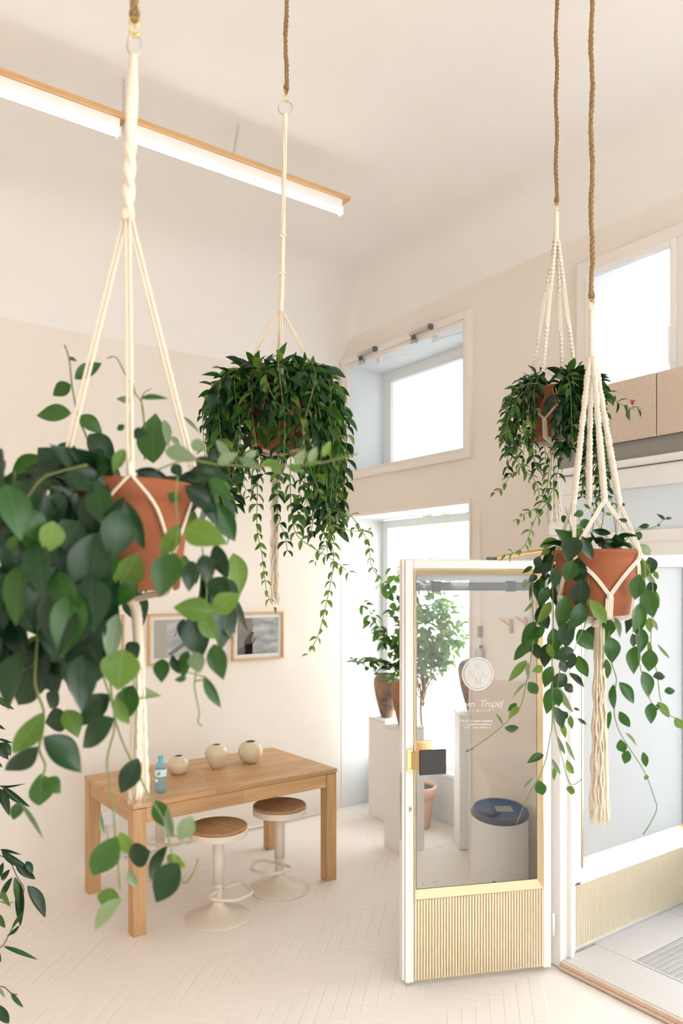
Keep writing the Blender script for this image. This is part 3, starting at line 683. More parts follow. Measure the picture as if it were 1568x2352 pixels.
MB().lathe([(.0347, .100), (.0347, .142)], 28, bp_, cap=False).build('label_band', mat('bottle_label', (.72, .80, .84), .5), bt)
bq = CRIGHT*-.004-CFWD*.0352+bp_
MB().add([tuple(bq+CRIGHT*x+UP*z) for x, z in ((-.010, .112), (-.002, .108), (.008, .116), (.011, .128), (.002, .132), (-.006, .122))], [tuple(range(6))]).build('leaf_mark', mat('label_green', (.16, .42, .12), .5), bt)
bq = -CFWD*.0352+bp_-CRIGHT*.017
MB().add([tuple(bq+CFWD*.003+CRIGHT*.010*math.cos(a*.785)+UP*(.078+.011*math.sin(a*.785))) for a in range(8)], [tuple(range(8))]).build('round_mark', mat('label_cream', (.80, .78, .60), .5), bt)
# ------------------------------------------------------------------ framed prints on the back wall
def art_mat(name, split, seed):
    m = bpy.data.materials.new(name); m.use_nodes = True; nt = m.node_tree; b = nt.nodes['Principled BSDF']; b.inputs['Roughness'].default_value = .7
    tc = nt.nodes.new('ShaderNodeTexCoord'); n = nt.nodes.new('ShaderNodeTexNoise'); n.inputs['Scale'].default_value = 5; n.inputs['Detail'].default_value = 3
    mp = nt.nodes.new('ShaderNodeMapping'); mp.inputs['Location'].default_value = (seed, 0, seed); mp.inputs['Scale'].default_value = (1, 1, 2.6)
    nt.links.new(tc.outputs['Object'], mp.inputs[0]); nt.links.new(mp.outputs[0], n.inputs[0])
    cr = nt.nodes.new('ShaderNodeValToRGB'); cr.color_ramp.elements[0].position = .36; cr.color_ramp.elements[1].position = .66
    cr.color_ramp.elements[0].color = (.24, .25, .28, 1) if not split else (.36, .37, .40, 1); cr.color_ramp.elements[1].color = (.60, .59, .58, 1)
    nt.links.new(n.outputs[0], cr.inputs[0]); nt.links.new(cr.outputs[0], b.inputs[0]); return m
def framed(u0, u1, v0, v1, lab, art, split, shape):
    a = PY(u0, v0, YB); b = PY(u1, v0, YB); c_ = PY(u1, v1, YB); xa, xb, za, zb = a.x, b.x, c_.z, b.z
    t = thing('picture_frame', ((xa+xb)/2, YB, za), lab, 'picture')
    fw, y0, y1 = .018, YB-.028, YB-.001
    frame = MB()
    frame.box(xa, xa+fw, y0, y1, za, zb).box(xb-fw, xb, y0, y1, za, zb).box(xa+fw, xb-fw, y0, y1, zb-fw, zb).box(xa+fw, xb-fw, y0, y1, za, za+fw)
    frame.build('frame', PALEWOOD, t, bevel=.002)
    MB().box(xa+fw, xb-fw, YB-.012, YB-.002, za+fw, zb-fw).build('mount', PAPER, t)
    mg = .032; xl, xr, zl, zh = xa+fw+mg, xb-fw-mg, za+fw+mg, zb-fw-mg
    pr = MB().box(xl, xr, YB-.0135, YB-.0118, zl, zh).build('print', art, t)
    xs = xl+(xr-xl)*split[0]
    MB().box(xl, xs, YB-.0145, YB-.0134, zl, zh).build('print_strip', split[1], pr)
    for pts, mt in shape:
        n = len(pts); MB().add([(xl+(xr-xl)*p, YB-.0152, zl+(zh-zl)*q) for p, q in pts], [tuple(range(n))]).build('printed_shape', mt, pr)
    MB().box(xa+fw, xb-fw, YB-.0205, YB-.0185, za+fw, zb-fw).build('glazing', GLASS, t)
    return t
dk = mat('print_dark', (.055, .05, .048), .7); md = mat('print_mid', (.20, .19, .185), .7); lt_ = mat('print_light', (.46, .43, .40), .7)
strip = mat('print_strip_dark', (.30, .275, .26), .7, noise=(9, .3, (.15, .135, .13)))
framed(531, 648.5, 1403.5, 1511, 'right-hand framed grey print with a dark strip and perched silhouette', art_mat('print_fog', False, 2.3), (.36, strip),
       [([(.0, 0), (.36, 0), (.36, .30), (.20, .28), (.10, .20), (.0, .14)], mat('print_earth', (.12, .11, .10), .7)), ([(.17, .24), (.16, .34), (.20, .44), (.28, .56), (.33, .62), (.38, .61), (.40, .57), (.37, .55), (.36, .47), (.33, .40), (.36, .30), (.36, 0), (.18, 0)], dk), ([(.36, .28), (.40, .42), (.425, .44), (.42, .40), (.39, .30)], dk)])
framed(338, 459, 1407, 1521, 'middle framed grey print partly behind the trailing leaves', art_mat('print_mist', True, 7.1), (.30, lt_),
       [([(.30, .10), (.34, .12), (.86, .52), (1, .60), (1, .46), (.7, .26), (.42, .06)], md), ([(.48, .56), (.53, .66), (.56, .76), (.545, .68), (.52, .58)], dk), ([(.66, .30), (.70, .33), (.98, .62), (.99, .58)], dk)])
framed(150, 283.5, 1411, 1534, 'left framed grey print mostly hidden behind the large hanging plant', art_mat('print_haze', True, 4.4), (.25, lt_), [([(.4, .2), (.5, .35), (.9, .3), (.8, .12)], md)])
# socket, plug and cable by the table
sk = PY(248, 1880, YB)
so = thing('wall_socket', sk, 'white wall socket with plug behind the left table leg', 'socket')
MB().box(sk.x-.075, sk.x+.075, YB-.012, YB, sk.z-.042, sk.z+.042).build('plate', WHITE, so, bevel=.004)
MB().box(sk.x-.055, sk.x-.005, YB-.05, YB-.012, sk.z-.03, sk.z+.03).build('plug', WHITE, so, bevel=.006)
pts = [Vector((sk.x-.03, YB-.05, sk.z-.03)), Vector((sk.x-.02, YB-.06, sk.z-.10)), Vector((sk.x+.0, YB-.04, .06)), Vector((sk.x+.15, YB-.06, .009)), Vector((2.0, YB-.12, .007)), Vector((2.6, YB-.05, .007)), Vector((3.2, YB-.09, .007)), Vector((3.9, YB-.05, .007))]
tag(MB().tube(smooth_path(pts, 8), .006, 6).build('power_cable', mat('cable_grey', (.62, .58, .53), .5), None, True), 'thin pale power cable running along the foot of the back wall', 'cable')
# ------------------------------------------------------------------ fluorescent lights on a wooden rail
LY = 3.69
def LX(u): return PY(u, 500, LY).x
xe = LX(797); zt = PY(783, 470, LY).z
lamp = thing('strip_light', (LX(520), LY, zt+.02), 'lit twin fluorescent strip light on a long pine rail below the ceiling', 'lamp')
ztop = PY(797, 457, LY).z
rz_ = ztop-.012
MB().box(LX(-330), xe, LY-.035, LY+.045, rz_-.010, rz_+.014).build('rail', PINE, lamp, bevel=.002)
for (ua, ub) in ((285, 783), (-250, 273)):
    xa, xb = LX(ua), LX(ub)
    bt_ = MB().box(xa, xb, LY-.018, LY+.030, rz_-.068, rz_-.010).build('batten', WHITE, lamp, bevel=.003)
    MB().tube([(xa+.012, LY-.012, rz_-.088), (xb-.012, LY-.012, rz_-.088)], .015, 14).build('tube', TUBE, bt_, True)
    for xx in (xa, xb-.012): MB().box(xx, xx+.012, LY-.030, LY+.012, rz_-.108, rz_-.060).build('lampholder', WHITE, bt_, bevel=.003)
for (ur, vr, uc, vc) in ((535, 344, 548, 281), (284, 245, 284, 182)):
    a = PY(ur, vr, LY); a.z = rz_+.014
    b = PY(uc, vc, LY); b.z = ZC-.002
    ch = MB(); n = 14
    for i in range(n):
        p = a.lerp(b, i/n); q = a.lerp(b, (i+1.25)/n if i < n-1 else 1)
        o = Vector((.006, 0, 0)) if i % 2 else Vector((0, .006, 0))
        ch.tube([p+o, q+o], .0016, 4).tube([p-o, q-o], .0016, 4)
    ch.build('chain', STEEL, lamp)
# ------------------------------------------------------------------ pedestals and big vases
PED = mat('pedestal_white', (.88, .87, .86), .6, noise=(3, .3, (.86, .85, .835)))
def pedestal(u, v, s, hgt, rz, lab, grp='white display pedestals in the window niche'):
    """u, v: nearest bottom corner"""
    c = PZ(u, v, 0); M = Matrix.Translation(c) @ rotz(rz)
    t = thing('pedestal', M @ Vector((s/2, s/2, 0)), lab, 'pedestal', None)
    MB(M).box(0, s, 0, s, 0, hgt-.018).build('column', PED, t, bevel=.003); MB(M).box(-.002, s+.002, -.002, s+.002, hgt-.016, hgt).build('top', PED, t, bevel=.002)
    return M @ Vector((s/2, s/2, hgt))
p1 = pedestal(884, 1888, .225, .853, 0, 'white pedestal at the back wall, left of the niche')
p2 = pedestal(924, 1963, .215, .925, 0, 'white pedestal just behind the free edge of the open door')
p3 = pedestal(1055, 1951, .27, 1.015, -.62, 'white pedestal seen through the door glass beside the pier')
VP = [(.02, 0), (.40, 0), (.44, .02), (.62, .20), (.84, .45), (.98, .70), (1, .80), (.93, .90), (.72, .97), (.50, .985), (.46, .99), (.47, 1.0)]
print('PED', p1, p2, p3, [proj(p) for p in (p1, p2, p3)])
vase('tall_vase', 0, 0, P_(.115, .375, VP), 'tall mottled brown vase with a shouldered top on the leftmost pedestal', VASEB, loc=p1)
vase('tall_vase', 0, 0, P_(.098, .345, VP), 'tall rust-brown vase on the pedestal behind the door edge', VASEC, loc=p2)
vase('tall_vase', 0, 0, P_(.125, .405, VP), 'tall mottled brown vase behind the round emblem on the door glass', VASEB, loc=p3)
# air purifier in front of the pier
ac = Vector((3.755, 3.44, 0)); ac.z = 0
ap = thing('air_purifier', ac, 'white cylindrical air purifier with a dark blue slanted top, behind the door glass', 'air purifier')
APW = mat('white_plastic', (.82, .82, .82), .35)
APB = mat('navy_plastic', (.012, .07, .24), .35, coat=.15); APG = mat('slate_plastic', (.10, .115, .14), .3)
b = MB(); seg = 56; rr = .186
def topz(x, y): return .523+.024*(x*CFWD.x+y*CFWD.y)/rr
ring0 = []; vs = []; fs = []
for lv, (r, f) in enumerate(((rr*.93, None), (rr*.97, .02), (rr, .06), (rr*.985, 1.0))):
    for k in range(seg):
        a = 2*math.pi*k/seg; x, y = r*math.cos(a), r*math.sin(a)
        z = 0 if f is None else (f if f < 1 else topz(x, y)-.03)
        vs.append((ac.x+x, ac.y+y, z))
for lv in range(3):
    for k in range(seg):
        k2 = (k+1) % seg; fs.append((lv*seg+k, lv*seg+k2, (lv+1)*seg+k2, (lv+1)*seg+k))
b.add(vs, fs).build('body', APW, ap, True)
def tilted_ring(levels, mt, name):
    vs = []; fs = []
    for r, dz in levels:
        for k in range(seg):
            a = 2*math.pi*k/seg; x, y = r*math.cos(a), r*math.sin(a); vs.append((ac.x+x, ac.y+y, topz(x, y)+dz))
    n = len(levels)
    for lv in range(n-1):
        for k in range(seg):
            k2 = (k+1) % seg; fs.append((lv*seg+k, lv*seg+k2, (lv+1)*seg+k2, (lv+1)*seg+k))
    return MB().add(vs, fs).build(name, mt, ap, True)
tilted_ring([(rr*.985, -.03), (rr*1.0, -.028), (rr*1.015, -.015), (rr*1.0, -.004), (rr*.95, .003), (rr*.88, .002)], APG, 'rim')
tilted_ring([(rr*.885, .002), (rr*.86, -.004), (rr*.80, -.008), (rr*.5, -.012), (.002, -.013)], APB, 'blue_top')
for q in range(5):
    r = rr*(.22+.05*q); pts = []
    for i in range(20):
        a = math.radians(150+i*8.5); x, y = -CRIGHT.x*.07+r*math.cos(a), -CRIGHT.y*.07+r*math.sin(a); pts.append((ac.x+x, ac.y+y, ac.z+topz(x, y)-.008))
    MB().tube(pts, .0025, 5).build('vent_ring', APG, ap)
dp = CRIGHT*.03+CFWD*.03
vs = []
for x_, y_ in ((-.05, -.045), (.06, -.045), (.06, .045), (-.05, .045)):
    q = dp+CRIGHT*x_+CFWD*y_; vs.append((ac.x+q.x, ac.y+q.y, topz(q.x, q.y)-.0105))
MB().add(vs, [(0, 1, 2, 3)]).build('sticker', mat('sticker_grey', (.30, .36, .33), .4), ap)
for du in (-.075, .088):
    dirv = (-CFWD+CRIGHT*(du/rr)).normalized(); c_ = ac+dirv*(rr*.985); tgt = Vector((-dirv.y, dirv.x, 0))
    M = Matrix(((tgt.x, dirv.x, 0, c_.x), (tgt.y, dirv.y, 0, c_.y), (0, 0, 1, 0), (0, 0, 0, 1)))
    MB(M).box(-.011, .011, -.006, .004, .03, .12).build('foot_slot', APG, ap, bevel=.004)
# hooks, opener rod on the pier
for (u, v, lab) in ((1176, 1437, 'small wooden Y-shaped wall hook on the pier, clear of the leaves'), (1211, 1432, 'small wooden wall hook on the pier, half hidden by the hanging plant')):
    c = PX(u, v, XW); hk = thing('wall_hook', c, lab, 'hook')
    MB().tube([c+Vector((-.012, 0, -.05)), c+Vector((-.014, 0, .02)), c+Vector((-.02, 0, .045))], .010, 8).build('peg', PALEWOOD, hk, True)
    MB().tube(smooth_path([c+Vector((-.012, .0, -.005)), c+Vector((-.03, .03, .02)), c+Vector((-.04, .07, .045))], 4), .0065, 8).build('branch', PALEWOOD, hk, True)
r0 = PX(1101, 1300, XW-.02); r1 = PX(1103, 1506, XW-.02)
rod = thing('window_opener', r1, 'thin white window opener rod with grey latch on the pier', 'window opener')
MB().tube([r0+Vector((0, 0, .4)), r1], .0045, 6).build('rod', FRAMEP, rod)
k1 = PX(1101, 1453, XW-.02); MB().box(k1.x-.012, k1.x+.02, k1.y-.013, k1.y+.013, k1.z-.035, k1.z+.045).build('latch_block', MIDG, rod, bevel=.003)
k1 = PX(1102, 1503, XW-.02); MB().box(k1.x-.02, k1.x+.02, k1.y-.03, k1.y+.03, k1.z-.04, k1.z+.035).build('bracket', STEEL, rod, bevel=.003)
k1 = PX(1104, 1489, XW-.03); MB().lathe([(.012, 0), (.012, .02)], 10, k1).build('knob', DARKG, rod)
# white basin on a plinth by the entrance: shows only as a reflection in the door glass
bs = Vector((3.12, .30, .44))
pl_ = tag(MB().box(2.86, 3.22, -.05, .56, 0, .40).build('plinth', PED, None, bevel=.004), 'low white plinth beside the entrance, reflected in the door glass', 'plinth')
ba = thing('white_basin', (3.04, .26, .40), 'wide white basin on the low plinth, reflected in the door glass', 'basin')
MB().lathe([(.02, 0), (.20, 0), (.225, .02), (.27, .12), (.275, .135), (.265, .135), (.22, .05), (.001, .035)], 48, (3.04, .26, .40)).build('bowl', APW, ba, True)
# ------------------------------------------------------------------ leaves
def leaf_geo(prof, fold, bend, twist=0.0, rows=11):
    vs = []; fs = []
    for i in range(rows+1):
        t = i/rows; w_ = prof(t)*.5; z = -bend*t*t+.03*math.sin(t*3.1)
        tw = twist*t
        for sx in (-1, 0, 1):
            x = sx*w_; zz = z+(fold*w_ if sx else 0)+sx*tw*w_
            vs.append((x, t, zz))
    for i in range(rows):
        a = i*3
        for k in range(2): fs.append((a+k, a+k+1, a+k+4, a+k+3))
    return vs, fs
def ovate(t): return max(0, (math.sin(math.pi*min(1, t**.72))**.72)*(1-.25*t)) if 0 < t < 1 else 0.0
def hoya(t):
    if t <= 0: return .04
    if t >= 1: return .0
    return math.sin(math.pi/2*t/.42)**.72 if t < .42 else math.cos(math.pi/2*(t-.42)/.58)**1.0
def lance(t): return max(0, math.sin(math.pi*t**.85))**.9 if 0 < t < 1 else 0.0
def narrow(t): return max(0, math.sin(math.pi*t**.8))**.85 if 0 < t < 1 else 0.0
GEO = {'hoya': [leaf_geo(hoya, .22, .18), leaf_geo(hoya, .35, .10, .25), leaf_geo(hoya, .12, .30, -.2)],
       'lance': [leaf_geo(lance, .3, .12, 0, 7), leaf_geo(lance, .2, .28, .2, 7), leaf_geo(lance, .4, .05, -.2, 7)],
       'tree': [leaf_geo(ovate, .3, .2, .2, 7), leaf_geo(ovate, .2, .1, -.3, 7)],
       'ficus': [leaf_geo(narrow, .25, .10, .1, 11), leaf_geo(narrow, .35, .2, -.15, 11)]}
LM = {}
for kname, gs in GEO.items():
    for mk, mm_ in (('d', LEAFD), ('m', LEAFM), ('l', LEAFL), ('p', LEAFP), ('t', LEAFT)):
        for i, (vs, fs) in enumerate(gs):
            me = bpy.data.meshes.new('leaf_blade'); me.from_pydata(vs, [], fs); me.polygons.foreach_set('use_smooth', [True]*len(fs))
            me.materials.append(mm_); LM[kname, mk, i] = me
def leaf_matrix(base, dirv, nrm, length, width):
    y = dirv.normalized(); x = y.cross(nrm)
    if x.length < 1e-4: x = y.cross(Vector((.3, .5, .8)))
    x.normalize(); z = x.cross(y)
    return Matrix(((x.x*width, y.x*length, z.x*length, base.x), (x.y*width, y.y*length, z.y*length, base.y), (x.z*width, y.z*length, z.z*length, base.z), (0, 0, 0, 1)))
class Plant:
    def __init__(s, root, kind): s.root = root; s.kind = kind; s.leaves = []; s.stems = []
    def leaf(s, base, dirv, nrm, length, width, mk='m', pri=0):
        s.leaves.append((pri, base, leaf_matrix(base, dirv, nrm, length, width), mk, R.randrange(len(GEO[s.kind]))))
    def traced(s, sc, ou, ov, rows, d0, d1, dm='m', pot=None):
        """leaves measured from the photograph: base, tip and width, stood at their own depth"""
        for row in rows:
            bx, by, tx, ty, wd_ = row[:5]; mk = row[5] if len(row) > 5 else dm
            d = row[6] if len(row) > 6 else R.uniform(d0, d1)
            um, vm = ou+(bx+tx)/2/sc, ov+(by+ty)/2/sc
            if pot and len(row) < 7 and pot[0] < um < pot[1] and pot[2] < vm < pot[3] and d > pot[4]: d = pot[4]-R.uniform(.015, .09)
            b = P(ou+bx/sc, ov+by/sc, d)
            px_ = math.hypot(tx-bx, ty-by)/sc; L0 = px_*d/F
            dd = R.uniform(-.28, .28)*L0
            t = P(ou+tx/sc, ov+ty/sc, d+dd)
            view = (Vector((0, 0, EYE))-b).normalized()
            ax = (t-b).normalized()
            n = Matrix.Rotation(R.uniform(-.42, .42), 3, ax) @ view
            if n.z < -.15: n.z *= -.4
            s.leaf(b, t-b, n, (t-b).length, wd_/sc*d/F*1.04, mk, -1)
    def vine(s, pts, length, spacing, mk='m', taper=.5, start=.0, ratio=.36, droop=.5, r=.0016, stem=True, jit=.35, tipmk=None, wid=None):
        path = resample(smooth_path(pts, 6), .012)
        if stem: s.stems.append((path, r))
        nodes = resample(path, spacing); n = len(nodes); ph = R.uniform(0, 6.28)
        for i, p in enumerate(nodes):
            f = i/max(1, n-1)
            if f < start: continue
            t = (nodes[min(i+1, n-1)]-nodes[max(i-1, 0)]).normalized()
            a = t.cross(UP)
            if a.length < .15: a = t.cross(Vector((math.cos(ph), math.sin(ph), .1)))
            a.normalize(); b2 = t.cross(a)
            ang = ph+(i % 2)*math.pi/2*.8+R.uniform(-jit, jit)
            for sg in (0, math.pi):
                if R.random() < .10: continue
                sd = a*math.cos(ang+sg)+b2*math.sin(ang+sg)
                dv = (sd*R.uniform(.8, 1.1)+t*R.uniform(.2, .6)+Vector((0, 0, -droop*R.uniform(.3, 1.2)))).normalized()
                nrm = (UP*.8+Vector((R.uniform(-.5, .5), R.uniform(-.5, .5), R.uniform(-.1, .4)))-CFWD*.45)
                l = length*(1-(1-taper)*f)*R.uniform(.8, 1.15)
                k = R.choice(mk)
                if tipmk and f > .62: k = tipmk
                s.leaf(p, dv, nrm, l, l*(wid or ratio)*R.uniform(.85, 1.15), k)
    def finish(s, limit=300, stemname='stem', stemmat=STEM):
        root = s.root; o0 = ORG[root.name]
        eye = Vector((0, 0, EYE))
        s.leaves.sort(key=lambda q: (q[0], (q[1]-eye).length))
        for i, (pri, b, M, mk, gi) in enumerate(s.leaves[:limit]):
            o = bpy.data.objects.new('leaf', LM[s.kind, mk, gi]); COL.objects.link(o); o.parent = root
            o.matrix_basis = Matrix.Translation(-o0) @ M
        rest = s.leaves[limit:]
        for mk in 'dmlpt':
            mb = MB()
            for pri, b, M, k, gi in rest:
                if k == mk:
                    mb.M = M; mb.add(*GEO[s.kind][gi])
            if mb.f:
                mb.M = None
                mt = {'d': LEAFD, 'm': LEAFM, 'l': LEAFL, 'p': LEAFP, 't': LEAFT}[mk]
                mb.build('small_leaves', mt, root, True, kind='stuff')
        if s.stems:
            mb = MB()
            for path, r in s.stems: mb.tube(path[::2] if len(path) > 20 else path, r, 5, rf=lambda i, n=len(path): 1.15-.5*i/n)
            mb.build_split('stem', stemmat, root)
def terracotta(c, zb, zr, rb, rt, lip, lab, mt=TERRA, cat='potted plant', name='hanging_plant', thick=.009):
    """pot with the plant root: returns the thing"""
    root = thing(name, (c.x, c.y, zb), lab, cat)
    h = zr-zb; rl = rb+(rt-rb)*(1-lip/h)
    prof = [(.012, 0), (rb*.93, 0), (rb, .005)]
    for i in range(1, 8):
        f = i/8; prof.append((rb+(rl-rb)*f, .005+(h-lip-.005)*f))
    prof += [(rl, h-lip-.002), (rl+thick*.8, h-lip), (rt+thick*.85, h-.006), (rt+thick*.6, h-.001), (rt, h), (rt-thick*.5, h-.003), (rt-thick, h-.012), (rl-thick, h-lip-.02)]
    MB().lathe(prof, 48, (c.x, c.y, zb), cap=False).build('pot', mt, root, True)
    MB().lathe([(rl-thick*.8, h-.022), (rl*.5, h-.016), (.001, h-.012)], 32, (c.x, c.y, zb), cap=False).build('soil', SOIL, root, True)
    return root
# ------------------------------------------------------------------ macrame hangers
def rope(c, z0, z1, r, lab, knots=0):
    t = thing('jute_rope', (c.x, c.y, z1), lab, 'rope', None)
    n = int((z1-z0)/.008)
    for s_ in range(3):
        pts = []
        for i in range(n+1):
            z = z0+(z1-z0)*i/n; a = z*2*math.pi/.055+s_*2.094; k = 1+.18*math.sin(z*37+s_)
            sway = .0018*math.sin(z*23)
            pts.append((c.x+r*.62*k*math.cos(a)+sway, c.y+r*.62*k*math.sin(a)-sway, z))
        MB().tube(pts, r*.62, 6, rf=lambda i: 1+.14*math.sin(i*1.7+s_)).build('strand', JUTE, t, True)
    # fibre loop end and S-hook
    MB().tube(smooth_path([c+Vector((0, 0, z0-c.z+.03)), c+CRIGHT*r*1.1+Vector((0, 0, z0-c.z+.005)), c+Vector((0, 0, z0-c.z-.012)), c-CRIGHT*r*1.1+Vector((0, 0, z0-c.z+.005)), c+Vector((0, 0, z0-c.z+.03))], 5), r*.5, 6).build('end_loop', JUTE, t, True)
    MB().lathe([(.016, -.004), (.016, 0)], 12, (c.x, c.y, z1)).build('ceiling_eye', HOOKB, t)
    return t
def shook(t, c, z, h, r=.0026, ang=0, wf=1.0):
    """S-hook hanging from z down to z-h"""
    ax = CRIGHT*math.cos(ang)+CFWD*math.sin(ang); q = h/4; pts = []
    for i in range(15):
        a = math.radians(200-270*i/14); pts.append(c+ax*(q*.9*wf*math.cos(a))+UP*(z-q+q*math.sin(a)-c.z))
    for i in range(15):
        a = math.radians(90+270*i/14)
        pts.append(c+ax*(q*.9*wf*math.cos(a))+UP*(z-3*q+q*math.sin(a)-c.z))
    MB().tube(smooth_path(pts, 2), r, 7).build('s_hook', HOOKB, t, True)
def sinnet(mb, a, b, wd_, mode, pitch=.007):
    L = (b-a).length; n = max(12, int(L/(pitch/4))); pts = [a.lerp(b, i/n) for i in range(n+1)]
    per = pitch/(L/n)
    tw = {'twist': 2*math.pi/(.035/(L/n)), 'square': 0.0}[mode] if mode in ('twist', 'square') else 0
    if mode == 'half':
        tw = 0
        rf = lambda i: (1+.13*math.sin(2*math.pi*i/per))*(1-.22*(math.sin(i/n*math.pi*7)**2 if i/n < .62 else 0))
    else: rf = lambda i: 1+.14*math.sin(2*math.pi*i/per)
    mb.tube(pts, wd_/2, 8, rf=rf, flat=.55, twist=tw)
    return mb
def fringe(root, c, z0, z1, r0, r1, n, mt, th=.0024, wave=.0028):
    mb = MB()
    for i in range(n):
        a = R.uniform(0, 6.28); q = math.sqrt(R.random()); l = R.uniform(.93, 1.0); p1, p2, p3 = R.uniform(0, 6), R.uniform(0, 6), R.uniform(35, 60)
        pts = []
        for k in range(25):
            f = k/24*l; rr_ = (r0+(r1-r0)*f**1.2)*q; wv = wave*min(1, f*3)
            pts.append((c.x+rr_*math.cos(a)+wv*math.sin(f*p3+p1), c.y+rr_*math.sin(a)+wv*math.sin(f*p3*.9+p2), z0+(z1-z0)*f))
        mb.tube(pts, th, 5)
        e = Vector(pts[-1])
        for k in range(3): mb.tube([e, e+Vector((R.uniform(-.006, .006), R.uniform(-.006, .006), -R.uniform(.008, .016)))], .0007, 3)
    return mb.build('fringe', mt, root, True, kind='stuff')
def cords(mb, pts, th, gap, n=2):
    path = smooth_path(pts, 6)
    for k in range(n):
        off = (k-(n-1)/2)*gap; out = []
        for i, p in enumerate(path):
            t = (path[min(i+1, len(path)-1)]-path[max(i-1, 0)]).normalized(); sd = t.cross(CFWD)
            if sd.length < .1: sd = CRIGHT.copy()
            out.append(p+sd.normalized()*off)
        mb.tube(out, th, 6)
    return mb
# ------------------------------------------------------------------ the four hanging plants
def zv(v, d): return EYE+(HY-v)/F*d
def D(a): return CRIGHT*math.sin(a)-CFWD*math.cos(a)
class Pot:
    def __init__(s, u, d, v_rim, v_bot, rt, rb):
        s.d = d; s.c = P(u, HY, d); s.zr = zv(v_rim, d); s.zb = zv(v_bot, d); s.rt = rt; s.rb = rb
    def at(s, a, z, off=.006):
        r = s.rb+(s.rt-s.rb)*max(0, min(1, (z-s.zb)/(s.zr-s.zb)))+off
        return s.c+D(a)*r+UP*(z-s.c.z)
    def ax(s, z): return s.c+UP*(z-s.c.z)
def under(mb, p, a, zv_, th, n):
    """cords from the V knot down over the pot's edge to the middle of its base"""
    mb_ = cords(mb, [p.at(a, zv_), p.at(a, p.zb+.012), p.c+D(a)*(p.rb+.001)+UP*(p.zb-.004-p.c.z), p.c+D(a)*p.rb*.5+UP*(p.zb-.012-p.c.z), p.ax(p.zb-.022)], th, th*2.0, n)
    return mb_
def knot(mb, c, r, h):
    return mb.lathe([(r*.6, -h/2), (r, -h*.3), (r*.92, 0), (r, h*.3), (r*.6, h/2)], 10, c)
def wrap(t, pts, r, mt, pitch=.0045):
    path = resample(smooth_path(pts, 8), pitch/4)
    return MB().tube(path, r, 10, rf=lambda i: 1+.07*math.sin(i*math.pi/2)).build('wrapped_neck', mt, t, True)

# ---- plant 4: nearest on the right, terracotta pot with large oval leaves
p4 = Pot(1369, 2.475, 1264, 1412, .134, .101)
root4 = terracotta(p4.c, p4.zb, p4.zr, p4.rb, p4.rt, .014, 'terracotta pot with trailing oval-leaved hoya hanging in front of the entrance', thick=.008)
h4 = thing('macrame_hanger', p4.ax(zv(712, p4.d)), 'cream macrame hanger of four knotted bands holding the pot by the entrance', 'plant hanger')
d4 = p4.d
rp4 = rope(P(1358.5, HY, d4), zv(683, d4), ZC, .0068, 'brown jute rope at the right carrying the hanger by the entrance')
shook(rp4, P(1358.5, HY, d4), zv(688, d4), .040, .0026)
g4 = P(1358.5, 712, d4)
wrap(h4, [g4, P(1358.5, 760, d4), P(1359, 828, d4)], .0092, COTTONW)
a4 = math.atan2(.025, .07)-.323
vz, rz4 = zv(1370, d4), zv(1275, d4)
for k in range(4):
    a = a4+k*math.pi/2
    top = P(1359, 822, d4)+D(a)*.008; bot = p4.c+D(a)*.074+UP*(zv(1154, d4)-p4.c.z)
    sinnet(MB(), top, bot, .025, 'half', .0135).build('knotted_band', COTTONW, h4, True)
    m = MB(); knot(m, bot, .010, .016)
    for sg in (1, -1):
        ra = a+sg*math.pi/4*(.98 if sg > 0 else 1.02)
        cords(m, [bot, bot.lerp(p4.at(ra, rz4+.012, .012), .55), p4.at(ra, rz4+.008, .010), p4.at(ra, rz4-.02, .008)], .0032, .0064, 2)
        cords(m, [p4.at(ra, rz4-.02, .008), p4.at(ra-sg*.40, (rz4+vz)/2, .0065), p4.at(a, vz+.004, .006)], .0032, .0064, 2)
    m.build_split('cord', COTTONW, h4, True)
    m = MB(); knot(m, p4.at(a, vz, .007), .011, .014)
    under(m, p4, a, vz-.004, .0032, 4).build_split('lower_cord', COTTONW, h4, True)
m = MB(); knot(m, p4.ax(p4.zb-.03), .017, .02); m.tube([p4.ax(p4.zb-.02), P(1373, 1432, d4)], .014, 10).build_split('base_knot', COTTON, h4)
fringe(h4, P(1377, 1430, d4), zv(1430, d4), zv(1893, d4), .014, .033, 30, COTTON, .0028)
pl4 = Plant(root4, 'hoya')
